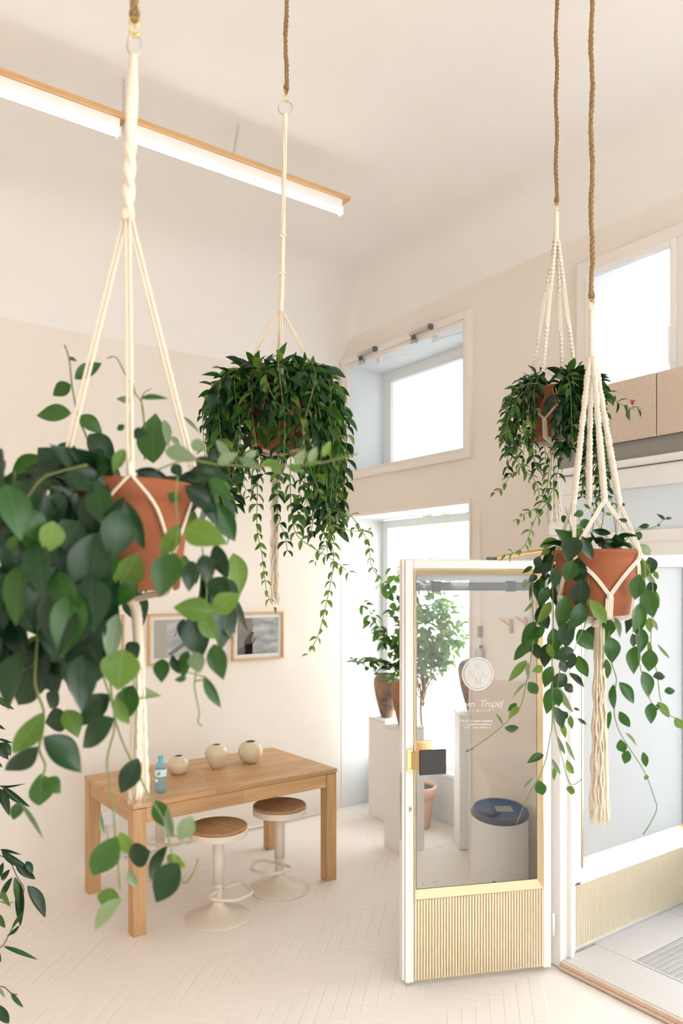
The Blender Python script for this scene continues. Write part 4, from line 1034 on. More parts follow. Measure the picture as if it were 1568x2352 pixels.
E_ = [(455,340,300,410,75,'l'),(385,420,320,480,60,'l'),(700,310,560,270,90,'l'),(615,205,680,255,32,'p'),(690,100,610,130,65),(500,130,560,210,60),(650,225,770,185,90),(770,260,960,300,62,'d'),(790,330,900,400,80,'d'),(870,350,1000,370,40,'p'),(900,380,1000,420,40,'d'),(560,330,520,430,60),
 (630,325,540,535,175,'d',2.30),(675,312,772,530,95,'d',2.29),(600,525,535,715,150,'m',2.31),(640,500,655,760,150,'d',2.33),(680,690,640,960,170,'d',2.33),(700,890,595,1145,140,'m',2.34),(740,870,915,1100,112,'l',2.32),(540,835,480,1145,140,'m',2.36),(430,590,450,780,90,'d'),(380,760,300,925,100,'m'),(400,890,290,1085,85,'l'),(330,680,290,900,110,'d'),(310,920,370,1145,125,'d'),
 (480,400,320,540,62,'d'),(370,560,240,640,85,'d'),(300,490,270,600,75,'d'),(240,580,150,640,40),(280,660,200,720,60,'d'),(190,690,155,780,45,'p'),(240,720,210,890,32),(250,885,165,990,30,'p'),(440,470,380,560,80,'d'),(420,520,330,650,80,'d'),(380,640,310,780,95,'d'),
 (1175,400,1290,480,70,'p'),(1180,390,1300,440,45,'p'),(1265,495,1310,665,112,'d'),(1215,515,1225,695,125,'l'),(1235,632,1335,765,50,'p'),(1320,620,1340,700,50,'l'),(1180,648,1145,882,138,'m',2.33),(1270,720,1320,820,90,'d'),(1225,770,1315,1045,150,'m',2.36),(1330,800,1345,950,60,'l'),(1190,905,1135,1165,132,'m',2.36),(1270,1030,1265,1150,60,'l'),(1290,1040,1345,1150,40,'p'),
 (1190,272,1150,360,70),(1270,215,1180,235,45,'d'),(1410,170,1345,115,32,'d'),(1410,160,1475,150,25,'d'),(1360,225,1345,205,25,'d'),(1060,30,970,60,42),(1075,185,1000,160,36,'d'),(850,50,870,110,30,'l'),(690,30,755,75,26),(880,110,940,125,25,'l'),(780,95,840,60,32,'l'),(760,120,800,150,40),(900,1040,930,1165,110,'m'),(960,1030,1010,1150,50,'p'),(1000,330,1060,360,50,'d'),(1060,380,1120,420,50,'d'),(840,400,950,425,70,'d')]
pot4 = (1272, 1466, 1262, 1414, 2.335)
pl4.traced(3.843, 1160, 1150, E_, 2.34, 2.60, pot=pot4)
F_ = [(525,85,415,245,80),(590,130,470,210,82),(470,220,368,370,70),(540,170,430,330,72),(610,240,580,410,92,'d'),(530,240,530,360,92,'d'),(755,90,735,275,115,'d',2.35),(650,130,660,330,100),(620,240,640,360,60,'l'),(795,285,640,345,100,'d'),(830,140,930,290,112),(825,325,890,487,86),(800,310,760,430,62,'d'),(700,360,740,450,80,'d'),(460,360,330,510,60,'l'),(470,370,465,500,36,'p'),(575,405,500,440,56,'l'),(645,400,568,562,86),(740,460,635,555,100,'d'),(760,450,880,550,50,'d'),(470,515,545,605,76),(455,520,345,625,26,'p'),(650,550,598,740,96),(670,550,690,700,72),(690,550,775,750,60,'p'),(730,530,790,590,66,'d'),(655,690,730,852,82,'d'),(750,730,690,780,60,'d'),(770,750,780,850,42,'l'),(710,800,735,920,42,'l'),(790,700,842,715,22,'d'),(820,770,890,820,26,'d'),(390,665,325,722,42),(410,690,330,768,50,'l'),(303,838,415,845,56),(290,820,240,735,14,'p'),
 (1060,60,1030,200,86),(1085,55,1125,205,46,'p'),(1050,195,1085,378,112),(1025,350,1035,500,56),(1115,515,1228,672,86),(1078,530,1075,712,50),(1055,720,1030,850,42),(1118,722,1195,852,66),(1285,0,1225,178,102),(1280,135,1265,312,86,'m'),(1210,170,1220,270,62,'d'),(1235,258,1213,457,92),(1335,280,1328,450,106),(1320,220,1345,350,30,'l'),(1283,438,1330,627,102),(1355,475,1450,470,62,'d'),(1435,582,1518,570,52),(1345,662,1340,812,76),(1385,655,1488,768,56,'l'),(1510,765,1575,855,62,'l'),(1385,245,1490,368,22,'p'),(1335,60,1330,166,42,'l'),(1350,60,1392,160,26,'p'),(1385,670,1385,722,36,'d')]
pl4.traced(3.087, 1060, 1400, F_, 2.38, 2.55, pot=pot4)
G_ = [(582,258,462,312,52),(545,440,577,557,80),(782,478,768,545,64,'l'),(745,293,795,402,46,'l'),(680,130,737,272,30,'p'),(640,285,702,402,28,'p'),(660,335,650,450,30,'l'),(735,155,805,312,26,'p'),(505,420,430,502,20,'p'),(1125,148,1150,248,70),(1180,228,1150,328,64),(1285,238,1310,352,48),(1160,102,1245,197,26,'p'),(1312,398,1300,440,32,'l'),(48,225,30,240,16,'l'),(80,212,68,220,14,'l')]
pl4.traced(3.087, 1060, 1650, G_, 2.42, 2.52)
def stem(pl, sc, ou, ov, pts, d, r=.0017): pl.stems.append((smooth_path([P(ou+a/sc, ov+b/sc, d+i*.004) for i, (a, b) in enumerate(pts)], 6), r))
stem(pl4, 3.087, 1060, 1400, [(600,-440),(520,-300),(500,-100),(510,150),(490,360),(455,530),(420,680),(340,775),(290,825),(180,915),(75,985),(40,1005)], 2.42)
stem(pl4, 3.087, 1060, 1400, [(700,-450),(640,-300),(650,0),(640,400),(645,740),(640,830),(630,880),(600,1050),(545,1200),(490,1285),(430,1415),(385,1520)], 2.44)
stem(pl4, 3.087, 1060, 1400, [(780,-420),(770,-250),(720,0),(700,400),(650,720),(680,920),(715,1060),(770,1240),(855,1200)], 2.46)
stem(pl4, 3.087, 1060, 1400, [(1000,-400),(1070,-200),(1060,0),(1040,200),(1060,370),(1095,480),(1090,560),(1080,720),(1095,800),(1125,880),(1200,1000),(1300,1160),(1365,1335),(1383,1410),(1340,1510),(1285,1597)], 2.50)
stem(pl4, 3.087, 1060, 1400, [(1220,-470),(1300,-300),(1280,-100),(1260,100),(1250,280),(1270,430),(1330,630),(1380,690),(1510,770)], 2.40)
stem(pl4, 3.087, 1060, 1400, [(1200,-460),(1340,-250),(1350,0),(1340,260),(1380,430),(1400,590),(1412,650)], 2.46)
stem(pl4, 3.087, 1060, 1400, [(900,-300),(890,0),(870,120),(820,220),(800,290)], 2.37)
stem(pl4, 3.843, 1160, 1150, [(1000,420),(1100,310),(1180,255),(1310,235),(1400,165)], 2.45)
for (a, b) in (((530,60),(600,400)), ((640,120),(700,400)), ((780,20),(760,330)), ((870,60),(830,300)), ((955,120),(975,420))): stem(pl4, 3.843, 1160, 1150, [b, ((a[0]+b[0])/2+10, (a[1]+b[1])/2), a], 2.5)
for i in range(34):                                       # foliage heaped on the soil and hanging round the far sides
    if i < 14: a = R.uniform(0, 6.28); r = R.uniform(.03, .12); z = p4.zr+R.uniform(.0, .03); dv = D(a)+UP*R.uniform(-.1, .5)
    else: a = R.uniform(2.0, 5.4); r = R.uniform(.14, .19); z = p4.zr-R.uniform(-.02, .26); dv = D(a)*.4-UP*.9
    pl4.leaf(p4.c+D(a)*r+UP*(z-p4.c.z), dv+Vector((R.uniform(-.3, .3), R.uniform(-.3, .3), 0)), D(a)+UP*.4, R.uniform(.075, .10), R.uniform(.036, .05), R.choice('ddm'), 5)
pl4.finish()

# ---- plant 1: large, close to the camera at the left
p1_ = Pot(299, 1.67, 1113, 1356, .133, .106)
root1 = terracotta(p1_.c, p1_.zb, p1_.zr, p1_.rb, p1_.rt, .040, 'large trailing hoya in terracotta pot close to the camera at the left', thick=.008)
d1 = p1_.d
h1 = thing('macrame_hanger', P(306, 130, d1), 'cream macrame hanger with a thick twisted neck holding the large plant at the left', 'plant hanger')
rp1 = rope(P(309, HY, d1), zv(38, d1), ZC, .0078, 'brown jute rope nearest the camera at the left edge of the ceiling')
shook(rp1, P(309, HY, d1), zv(38, d1), .044, .0030)
MB().torus(P(308, 104, d1), .0255, .0022, 'c', sx=.58).build('ring', STEEL, h1, True)
neck = smooth_path([P(306, 128, d1), P(304, 200, d1), P(301, 280, d1), P(299, 350, d1), P(296, 430, d1), P(293, 505, d1)], 20); n = len(neck)
def nk(i):
    f = i/n; return (.62+.38*math.sin(min(1, f*2.4)*1.57) if f < .45 else 1-.22*(f-.45)/.55)*(1+.05*math.sin(i*2.1))
MB().tube(neck[:int(n*.6)], .0140, 12, rf=nk, flat=.8, twist=.05).build('wrapped_neck', COTTON, h1, True)
for s_ in range(2):
    pts = []
    for i, p in enumerate(neck[int(n*.55):]):
        a = i*.24+s_*math.pi; pts.append(p+CRIGHT*.0058*math.cos(a)+CFWD*.0058*math.sin(a))
    MB().tube(pts, .0085, 8, rf=lambda i: 1+.05*math.sin(i*2.1)).build('twisted_strand', COTTON, h1, True)
for k in range(4):
    a = math.pi/2*k+.27
    m = MB(); top = P(293, 498, d1)+D(a)*.004
    e = p1_.at(a, zv(1098, d1), .008)
    cords(m, [top, top.lerp(e, .5), e], .0034, .0085, 2); knot(m, e, .0085, .03)
    for sg in (1, -1):
        va = a+sg*math.pi/4
        cords(m, [e-UP*.01, p1_.at(a+sg*.42, zv(1180, d1)), p1_.at(va, zv(1290, d1))], .0036, .007, 1)
    m.build_split('cord', COTTON, h1, True)
    va = a+math.pi/4
    m = MB(); knot(m, p1_.at(va, zv(1290, d1)), .009, .014); under(m, p1_, va, zv(1290, d1), .0034, 2).build_split('lower_cord', COTTON, h1, True)
MB().tube(smooth_path([p1_.ax(p1_.zb-.018), P(312, 1400, d1), P(317, 1460, d1), P(319, 1530, d1)], 12), .0118, 12, rf=lambda i: 1+.05*math.sin(i*1.9)).build('base_knot', COTTON, h1, True)
fringe(h1, P(320, 1520, d1), zv(1520, d1), zv(1832, d1), .010, .023, 24, COTTON, .0030, .0012)
pl1 = Plant(root1, 'hoya')
pot1 = (155, 440, 1100, 1362, 1.53)
A_ = [(458,530,210,525,118,'m',1.80),(515,545,658,655,98,'m',1.80),(455,345,330,408,98,'m',1.80),(480,310,655,195,92,'m',1.82),(440,175,495,195,28),(850,455,745,425,50,'p'),(905,435,1075,425,38,'m'),(790,640,760,600,52),(400,900,240,745,160,'d'),(270,810,70,915,112,'m'),(570,665,740,840,150,'d'),(375,730,520,850,112,'d'),(985,850,972,515,185,'m',1.78),(1050,570,1090,745,60,'p',1.76),(1060,770,1255,810,100,'p',1.5),(1225,720,1330,760,82,'p',1.5),(420,920,700,1010,172,'d',1.48),(245,930,70,1000,92,'d'),(800,760,725,910,76,'l',1.5),(870,900,1130,990,100,'d',1.6),(1260,820,1385,905,92,'d',1.5),(1240,900,1290,1055,42,'d'),(1110,860,1165,935,72,'d'),(1350,950,1480,1070,92,'m',1.5),(850,660,950,670,80,'d'),(600,760,640,860,120,'d'),(150,920,0,980,80,'d'),(1100,680,1160,740,40,'p'),(1390,700,1500,840,60,'p',1.5),(1330,790,1400,830,60,'d'),(1180,555,1290,660,26,'p')]
pl1.traced(2.8, 0, 760, A_, 1.55, 1.80, pot=pot1)
B_ = [(1190,160,1410,330,130,'d',1.60),(1300,180,1395,420,90,'d',1.62),(1400,270,1510,520,130,'m',1.66),(1185,430,1455,525,182,'l',1.50),(1385,530,1450,775,115,'d',1.55),(1500,590,1550,860,130,'l',1.72),(1150,400,1033,628,112,'l',1.49),(1130,590,1015,868,185,'m',1.49),(1170,610,1240,790,75,'l',1.53),(1240,640,1210,835,110,'d'),(1440,740,1380,895,150,'d'),(1375,965,1112,935,150,'l',1.47),(1370,968,1545,850,145,'l',1.48),(1280,1000,1392,1115,112,'l',1.5),(1130,200,1100,265,80,'m',1.5),
 (800,225,640,440,75,'d',1.47),(770,310,730,635,215,'d',1.43),(805,255,925,575,110,'d',1.48),(885,590,730,865,190,'l',1.52),(650,450,550,910,260,'d',1.44),(530,720,250,1110,300,'d',1.43),(345,385,305,590,165,'l',1.40),(160,300,270,515,165,'m',1.39),(40,150,150,490,200,'m',1.36),(-60,120,90,420,150,'m',1.37),(215,620,215,725,110,'l',1.42),(340,150,470,410,160,'d'),(490,200,460,430,120,'d'),(110,470,45,625,75,'l',1.42),(-10,720,130,865,125,'m'),(60,790,-10,965,130,'d'),(60,520,120,720,150,'d'),(250,520,330,720,150,'d'),(330,540,420,760,150,'d'),(420,80,560,170,120,'d'),(140,200,60,120,100,'m'),(600,640,760,900,170,'d'),(880,780,720,930,120,'m'),(160,760,230,960,110,'d'),(320,740,260,960,130,'d'),(1300,600,1360,760,120,'d')]
pl1.traced(2.8, 0, 1060, B_, 1.42, 1.60, pot=pot1)
C_ = [(755,30,700,335,112,'p',1.46),(820,210,890,305,95,'d'),(790,255,755,520,240,'l',1.46),(705,545,520,745,152,'d'),(735,700,470,892,172,'d',1.48),(780,510,1040,555,78,'p'),(850,490,812,705,152,'m'),(745,555,830,748,82,'l'),(200,430,-10,310,172,'d'),(230,480,110,612,142,'d'),(250,400,262,545,115,'d'),(375,530,290,645,115,'d'),(440,690,285,735,150,'d'),(420,645,505,822,135,'l'),(275,660,78,945,150,'l',1.44),(245,880,25,1050,135,'d'),(280,820,535,1045,195,'d',1.47),(890,955,770,1195,132,'d'),(1225,40,1300,315,172,'d'),(1045,315,1030,467,108),(1108,290,1147,425,58,'d'),(1205,265,1160,445,92),(1260,275,1275,410,115,'p'),(1200,440,1120,455,40),(1375,222,1430,452,128,'m'),(1310,425,1420,638,66,'m'),(620,0,240,340,330,'d',1.45),(710,60,390,500,300,'d',1.47),(560,300,490,540,260,'d',1.50),(1180,60,1160,200,70,'d'),(1290,60,1390,195,110,'l'),(60,60,-20,200,140,'m'),(160,240,20,180,110,'d'),(160,300,60,440,150,'m'),(1440,120,1510,215,20,'p')]
pl1.traced(2.8, 0, 1400, C_, 1.50, 1.70, pot=pot1)
D_ = [(262,75,262,305,155,'m'),(290,110,388,195,112,'m'),(110,260,100,378,82,'m'),(130,265,285,492,30,'p'),(1000,245,1078,442,112,'m'),(1078,285,1110,505,54,'p'),(1235,350,1150,515,112,'p'),(750,478,590,745,172,'m',1.52),(770,450,835,605,92,'l'),(965,575,795,625,152,'d'),(1075,540,900,812,92,'d'),(1150,650,985,908,182,'d',1.52),(1075,600,1190,680,72,'l'),(825,695,880,812,54,'p'),(720,810,680,952,135,'l'),(785,878,575,1088,102,'p'),(650,320,670,470,26,'p')]
pl1.traced(2.8, 0, 1750, D_, 1.52, 1.66)
stem(pl1, 2.8, 0, 760, [(620,900),(560,690),(505,560),(465,360),(445,180),(415,90)], 1.80, .0022)
stem(pl1, 2.8, 0, 760, [(860,880),(830,600),(860,400),(800,270),(745,170),(690,175)], 1.80)
stem(pl1, 2.8, 0, 760, [(930,830),(920,500),(870,400),(850,300)], 1.80); stem(pl1, 2.8, 0, 760, [(950,700),(910,440),(975,370)], 1.78)
stem(pl1, 2.8, 0, 760, [(1000,900),(1200,830),(1400,860),(1660,870),(2000,860),(2300,790)], 1.45)
stem(pl1, 2.8, 0, 1060, [(560,20),(400,60),(270,110),(190,210),(110,300)], 1.40); stem(pl1, 2.8, 0, 1060, [(1140,100),(1130,250),(1140,420),(1130,620)], 1.48)
stem(pl1, 2.8, 0, 1400, [(190,-600),(260,-200),(240,200),(225,480),(280,650),(270,800),(250,900),(290,1000),(270,1080)], 1.5, .0028)
stem(pl1, 2.8, 0, 1400, [(600,300),(680,480),(740,720),(690,950),(700,1100),(730,1300),(740,1450),(760,1650),(770,1800)], 1.55, .0022)
stem(pl1, 2.8, 0, 1400, [(700,400),(740,700),(800,880),(880,1040),(960,1200),(1050,1350),(1090,1500),(1130,1640),(1180,1760),(1240,1700),(1275,1600)], 1.58, .0022)
stem(pl1, 2.8, 0, 1400, [(1300,-400),(1330,-100),(1290,150),(1260,400),(1250,500),(1280,660),(1270,720),(1300,750)], 1.58)
stem(pl1, 2.8, 0, 1400, [(1300,260),(1350,160),(1290,20)], 1.57); stem(pl1, 2.8, 0, 1400, [(1255,460),(1320,440),(1200,400)], 1.57)
# trailing shoot towards the second plant
for (u0, v0, u1, v1, w_, k_) in ((548,1052,600,1075,20,'p'),(560,1060,590,1030,18,'p'),(600,1068,640,1060,18,'l'),(620,1068,650,1085,18,'l'),(660,1070,700,1085,18,'l'),(680,1068,700,1030,22,'p'),(710,1062,728,1025,20,'p'),(740,1050,760,1010,18,'l'),(700,1066,735,1060,16,'l'),(500,1065,545,1040,26,'p')):
    pl1.traced(1, 0, 0, [(u0, v0, u1, v1, w_, k_)], 1.44, 1.47)
for i in range(130):
    a = R.uniform(-2.6, -.10) if i < 80 else R.uniform(1.5, 3.7)
    if R.random() < .30: r = R.uniform(.03, .13); z = p1_.zr+R.uniform(-.03, .015); dv = D(a)+UP*R.uniform(-.1, .5)
    else: r = R.uniform(.15, .20 if a > -.5 else .285); z = p1_.zr-R.uniform(-.05, .36); dv = D(a)*R.uniform(.1, .6)-UP*.9
    pl1.leaf(p1_.c+D(a)*r+UP*(z-p1_.c.z), dv+Vector((R.uniform(-.5, .5), R.uniform(-.5, .5), 0)), D(a)+UP*R.uniform(.1, .8)-CFWD*.8, R.uniform(.085, .125), R.uniform(.048, .068), R.choice('dddddml'), 5)
toc = (Vector((0, 0, EYE))-p1_.c).normalized()
for i in range(75):
    a = R.uniform(-1.5, .05); r = R.uniform(.16, .29); z = p1_.zr-R.uniform(.02, .36)
    dv = D(a)*R.uniform(-.1, .5)-UP*.9+CRIGHT*R.uniform(-.5, .5)
    pl1.leaf(p1_.c+D(a)*r+UP*(z-p1_.c.z), dv, D(a)*.5+toc*.7+UP*R.uniform(.0, .5)+CRIGHT*R.uniform(-.4, .4), R.uniform(.09, .13), R.uniform(.052, .075), R.choice('ddddm'), 5)
pl1.finish()

# ---- plant 2: second from the left, dense lance-shaped leaves
p2_ = Pot(640, 2.85, 884, 1034, .142, .108)
root2 = terracotta(p2_.c, p2_.zb, p2_.zr, p2_.rb, p2_.rt, .02, 'dense trailing lipstick plant hanging in the middle left, its pot almost hidden', thick=.008)
d2 = p2_.d
h2 = thing('macrame_hanger', P(654, 262, d2), 'slim cream macrame hanger with small ring above the dense middle-left plant', 'plant hanger')
rp2 = rope(P(657, HY, d2), zv(206, d2), ZC, .0072, 'brown jute rope above the slim ringed hanger, second from the left')
shook(rp2, P(656, HY, d2), zv(204, d2), .048, .0024, 1.2)
MB().torus(P(655, 247.5, d2), .0262, .0024, 'c').build('ring', STEEL, h2, True)
wrap(h2, [P(655, 262, d2), P(655, 278, d2), P(654.5, 292, d2)], .0088, COTTON)
for k in range(4):
    pts = []
    for i in range(60):
        f = i/59; u = 654.5+(646-654.5)*f; a = k*math.pi/2+f*9*(1 if f < .5 else 1)*max(0, .55-f)*2; r = .0052
        pts.append(P(u, 290+(696-290)*f, d2)+CRIGHT*r*math.cos(a)+CFWD*r*math.sin(a))
    MB().tube(pts, .0042, 6).build('twisted_strand', COTTON, h2, True)
m = MB()
for (u, v) in ((644.5, 542), (653, 540), (643.5, 627), (651, 626)): knot(m, P(u, v, d2-.006), .007, .008)
m.build_split('small_knot', COTTON, h2)
wrap(h2, [P(645.5, 690, d2), P(645, 716, d2)], .0098, COTTON)
for k in range(4):
    a = math.pi/2*k+(.16 if k % 2 == 0 else .03)
    m = MB(); top = P(645, 714, d2)+D(a)*.004; e = p2_.at(a, p2_.zr+.01, .008)
    cords(m, [top, top.lerp(e, .5), e], .0030, .0060, 2); knot(m, e, .008, .02)
    for sg in (1, -1): cords(m, [e-UP*.01, p2_.at(a+sg*.42, p2_.zr-.08), p2_.at(a+sg*math.pi/4, p2_.zb+.05)], .0030, .006, 1)
    m.build_split('cord', COTTON, h2, True)
    va = a+math.pi/4; m = MB(); knot(m, p2_.at(va, p2_.zb+.05), .008, .012); under(m, p2_, va, p2_.zb+.05, .003, 2).build_split('lower_cord', COTTON, h2, True)
m = MB(); m.tube([p2_.ax(p2_.zb-.015), P(637, 1085, d2)], .010, 10).build('base_knot', COTTON, h2, True)
fringe(h2, P(632, 1080, d2), zv(1080, d2), zv(1383, d2), .012, .022, 20, COTTON, .0026)
pl2 = Plant(root2, 'lance')
def trace_vine(pl, pts, d, length, spacing, mk, **kw):
    q = [P(u, v, d+(i-len(pts)/2)*.006) for i, (u, v) in enumerate(pts)]
    pl.vine(q, length, spacing, mk, **kw)
V2 = [([(610,890),(596,960),(592,1080),(590,1173),(591,1222),(602,1277),(607,1320),(614,1366),(630,1395)], 'mll', .050, 2.72),
      ([(648,890),(640,1000),(636,1110),(638,1188),(654,1228),(659,1265)], 'dm', .055, 2.70),
      ([(690,890),(672,1000),(666,1100),(669,1170),(672,1203),(685,1234),(715,1256),(764,1286),(801,1314)], 'ml', .05, 2.74),
      ([(712,885),(708,1000),(700,1100),(706,1160),(712,1200),(718,1231)], 'dm', .052, 2.72),
      ([(720,890),(750,980),(748,1100),(752,1200),(758,1234),(764,1262),(766,1298),(758,1344),(746,1399),(731,1457),(708,1503)], 'ml', .046, 2.74),
      ([(725,885),(775,940),(778,1060),(771,1148),(801,1179),(829,1216),(847,1255),(853,1301),(881,1338)], 'ml', .044, 2.8),
      ([(720,890),(760,1000),(755,1120),(755,1197),(786,1213),(807,1220),(847,1219)], 'ml', .042, 2.76),
      ([(730,890),(765,1010),(757,1180),(755,1234),(740,1268),(722,1289)], 'ml', .042, 2.7)]
for pts, mk, l, d in V2:
    trace_vine(pl2, pts, d, l*1.12, .034, mk, taper=.62, start=.12, ratio=.38, tipmk='l' if 'l' in mk else None)
n0 = len(pl2.leaves)
def bush(pl, p, n, rlo, rhi, Lf, length, spacing, mk, rises=(.02, .06), d0=0):
    for i in range(n):
        a = (i+R.uniform(-.4, .4))/n*6.283; Rr = R.uniform(rlo, rhi); L = Lf(a); up_ = R.uniform(*rises)
        pts = [p.c+D(a)*.05+UP*(p.zr-.01-p.c.z), p.c+D(a)*p.rt*.85+UP*(p.zr+up_-p.c.z), p.c+D(a+R.uniform(-.1, .1))*Rr+UP*(p.zr+up_*.3-.03-p.c.z),
               p.c+D(a+R.uniform(-.15, .15))*(Rr+.015)+UP*(p.zr-.05-L*.5-p.c.z), p.c+D(a+R.uniform(-.22, .22))*(Rr+R.uniform(-.03, .03))+UP*(p.zr-.06-L-p.c.z)]
        f_ = (a % 6.283); front = f_ < 1.9 or f_ > 4.4
        pl.vine(pts, length*R.uniform(.9, 1.1), spacing, mk, taper=.72, start=.05, ratio=.40)
R2 = lambda a: R.uniform(.10, .30)+(.22 if math.sin(a) > .5 else 0)+(.10 if math.sin(a) < -.6 else 0)
bush(pl2, p2_, 42, .18, .25, R2, .080, .031, 'dddmmml', (.012, .045))
bush(pl2, p2_, 20, .12, .17, lambda a: R.uniform(.0, .12), .085, .027, 'dddmml', (.012, .045))
bush(pl2, p2_, 12, .20, .27, lambda a: .28+R.uniform(0, .12), .056, .030, 'mml')
pl2.finish()

# ---- plant 3: high by the stone band, small lance-shaped leaves
p3_ = Pot(1277, 3.2, 898, 1010, .126, .100)
root3 = terracotta(p3_.c, p3_.zb, p3_.zr, p3_.rb, p3_.rt, .012, 'smaller lipstick plant with trailing shoots hanging high beside the stone band', thick=.007)
d3 = p3_.d
h3 = thing('macrame_hanger', P(1277, 487, d3), 'white macrame hanger with spiral knotted cords beside the stone band', 'plant hanger')
rp3 = rope(P(1277.5, HY, d3), zv(463, d3), ZC, .0072, 'brown jute rope at the right above the spiral-knotted hanger')
shook(rp3, P(1277.5, HY, d3), zv(467, d3), .044, .0026)
wrap(h3, [P(1277.5, 487, d3), P(1277.5, 520, d3), P(1277, 556, d3)], .0105, COTTONW)
a3 = math.atan2(-.039, .088)-.2745
vz3, rz3 = zv(975, d3), zv(905, d3)
for k in range(4):
    a = a3+k*math.pi/2; top = P(1277, 552, d3)+D(a)*.008; bot = p3_.c+D(a)*.096+UP*(zv(862, d3)-p3_.c.z)-CRIGHT*.014
    t1, t2 = top.lerp(bot, .36), top.lerp(bot, .66)
    m = MB(); sinnet(m, top, t1, .019, 'twist', .0075); sinnet(m, t2, bot, .019, 'twist', .0075).build_split('knotted_band', COTTONW, h3)
    m = MB(); cords(m, [t1, t1.lerp(t2, .5), t2], .0022, .0040, 4); knot(m, t1, .008, .012); knot(m, t2, .008, .012); knot(m, bot, .008, .012)
    for sg in (1, -1):
        ra = a+sg*math.pi/4
        cords(m, [bot, bot.lerp(p3_.at(ra, rz3+.012, .01), .55), p3_.at(ra, rz3+.006, .009), p3_.at(ra, rz3-.03, .006)], .0026, .0050, 2)
        cords(m, [p3_.at(ra, rz3-.03, .006), p3_.at(ra-sg*.40, (rz3-.03+vz3)/2, .005), p3_.at(a, vz3+.004, .005)], .0026, .0050, 2)
    m.build_split('cord', COTTONW, h3, True)
    m = MB(); knot(m, p3_.at(a, vz3, .006), .010, .012); under(m, p3_, a, vz3-.004, .0026, 4).build_split('lower_cord', COTTONW, h3, True)
MB().tube([p3_.ax(p3_.zb-.015), P(1276, 1050, d3)], .012, 10).build('base_knot', COTTONW, h3, True)
fringe(h3, P(1271, 1045, d3), zv(1045, d3), zv(1200, d3), .012, .040, 34, COTTONW, .0024)
pl3 = Plant(root3, 'lance')
V3 = [([(1200,900),(1170,950),(1160,1000),(1166,1025),(1184,1054),(1205,1080),(1230,1107),(1238,1139)], 'ml', .048, 3.1),
      ([(1215,930),(1205,1000),(1200,1060),(1187,1082),(1166,1100),(1154,1121),(1134,1132)], 'ml', .042, 3.05),
      ([(1290,960),(1285,1050),(1278,1096),(1258,1149),(1232,1185),(1219,1215),(1207,1250),(1184,1269),(1159,1274)], 'mml', .046, 3.05),
      ([(1262,1050),(1256,1120),(1239,1162),(1216,1174),(1187,1192)], 'ml', .044, 3.04),
      ([(1345,900),(1375,1000),(1386,1121),(1407,1155)], 'ml', .042, 3.2),
      ([(1340,890),(1385,900),(1407,916),(1430,932),(1464,942)], 'm', .055, 3.15),
      ([(1240,880),(1190,890),(1160,950),(1150,1000)], 'dm', .05, 3.1), ([(1230,890),(1185,930),(1165,980),(1160,1030)], 'dm', .05, 3.15),
      ([(1275,890),(1283,920),(1287,965),(1290,1010),(1296,1050)], 'd', .066, 3.02), ([(1268,890),(1276,930),(1280,985),(1286,1030)], 'd', .064, 3.03), ([(1300,885),(1306,930),(1308,990)], 'd', .06, 3.05),
      ([(1250,865),(1210,862),(1180,890)], 'dm', .05, 3.2), ([(1320,860),(1330,840)], 'dm', .05, 3.2)]
for pts, mk, l, d in V3:
    trace_vine(pl3, pts, d, l*1.12, .030, mk, taper=.7, start=.06, ratio=.36, tipmk='l' if 'l' in mk else None)
def skipfront(n, p, pl, rlo, rhi, Lf, length, spacing, mk, rises):
    for i in range(n):
        a = (i+R.uniform(-.4, .4))/n*6.283
        aa = (a+math.pi) % (2*math.pi)-math.pi
        if -.78 < aa < -.12: continue                      # the side where the pot shows
        Rr = R.uniform(rlo, rhi); L = Lf(a); up_ = R.uniform(*rises)
        pts = [p.c+D(a)*.05+UP*(p.zr-.01-p.c.z), p.c+D(a)*p.rt*.85+UP*(p.zr+up_-p.c.z), p.c+D(a)*Rr+UP*(p.zr+up_*.3-.03-p.c.z), p.c+D(a+R.uniform(-.1, .1))*(Rr+.01)+UP*(p.zr-.05-L*.5-p.c.z), p.c+D(a+R.uniform(-.12, .12))*(Rr+R.uniform(-.03, .03))+UP*(p.zr-.06-L-p.c.z)]
        pl.vine(pts, length*R.uniform(.9, 1.1), spacing, mk, taper=.75, start=.08, ratio=.36)
skipfront(34, p3_, pl3, .15, .21, lambda a: R.uniform(.08, .30)+(.12 if math.sin(a) > .6 else 0), .056, .028, 'ddmml', (.02, .06))
skipfront(16, p3_, pl3, .11, .14, lambda a: R.uniform(0, .05), .062, .026, 'ddm', (.03, .06))
for i in range(9):                                        # leafy column falling over the front of the pot
    a = -.02+i*.16+R.uniform(-.04, .04); L = R.uniform(.16, .24)
    pts = [p3_.c+D(a)*.06+UP*(p3_.zr-.01-p3_.c.z), p3_.c+D(a)*.125+UP*(p3_.zr+.035-p3_.c.z), p3_.c+D(a)*.158+UP*(p3_.zr-.03-p3_.c.z), p3_.c+D(a)*.160+UP*(p3_.zr-.03-L*.5-p3_.c.z), p3_.c+D(a)*.155+UP*(p3_.zr-.03-L-p3_.c.z)]
    pl3.vine(pts, .072, .024, 'ddddm', taper=.85, start=.1, ratio=.42)
pl3.finish()
fl = P(1452, 930, 3.13)
mb = MB()
for k in range(4): mb.tube(smooth_path([fl, fl+UP*.008+CRIGHT*(.003*(k-1.5)), fl+UP*.02+CRIGHT*(.006*(k-1.5))], 4), .0022, 5)
mb.build('red_flower', mat('flower_red', (.30, .03, .05), .5), root3, True)

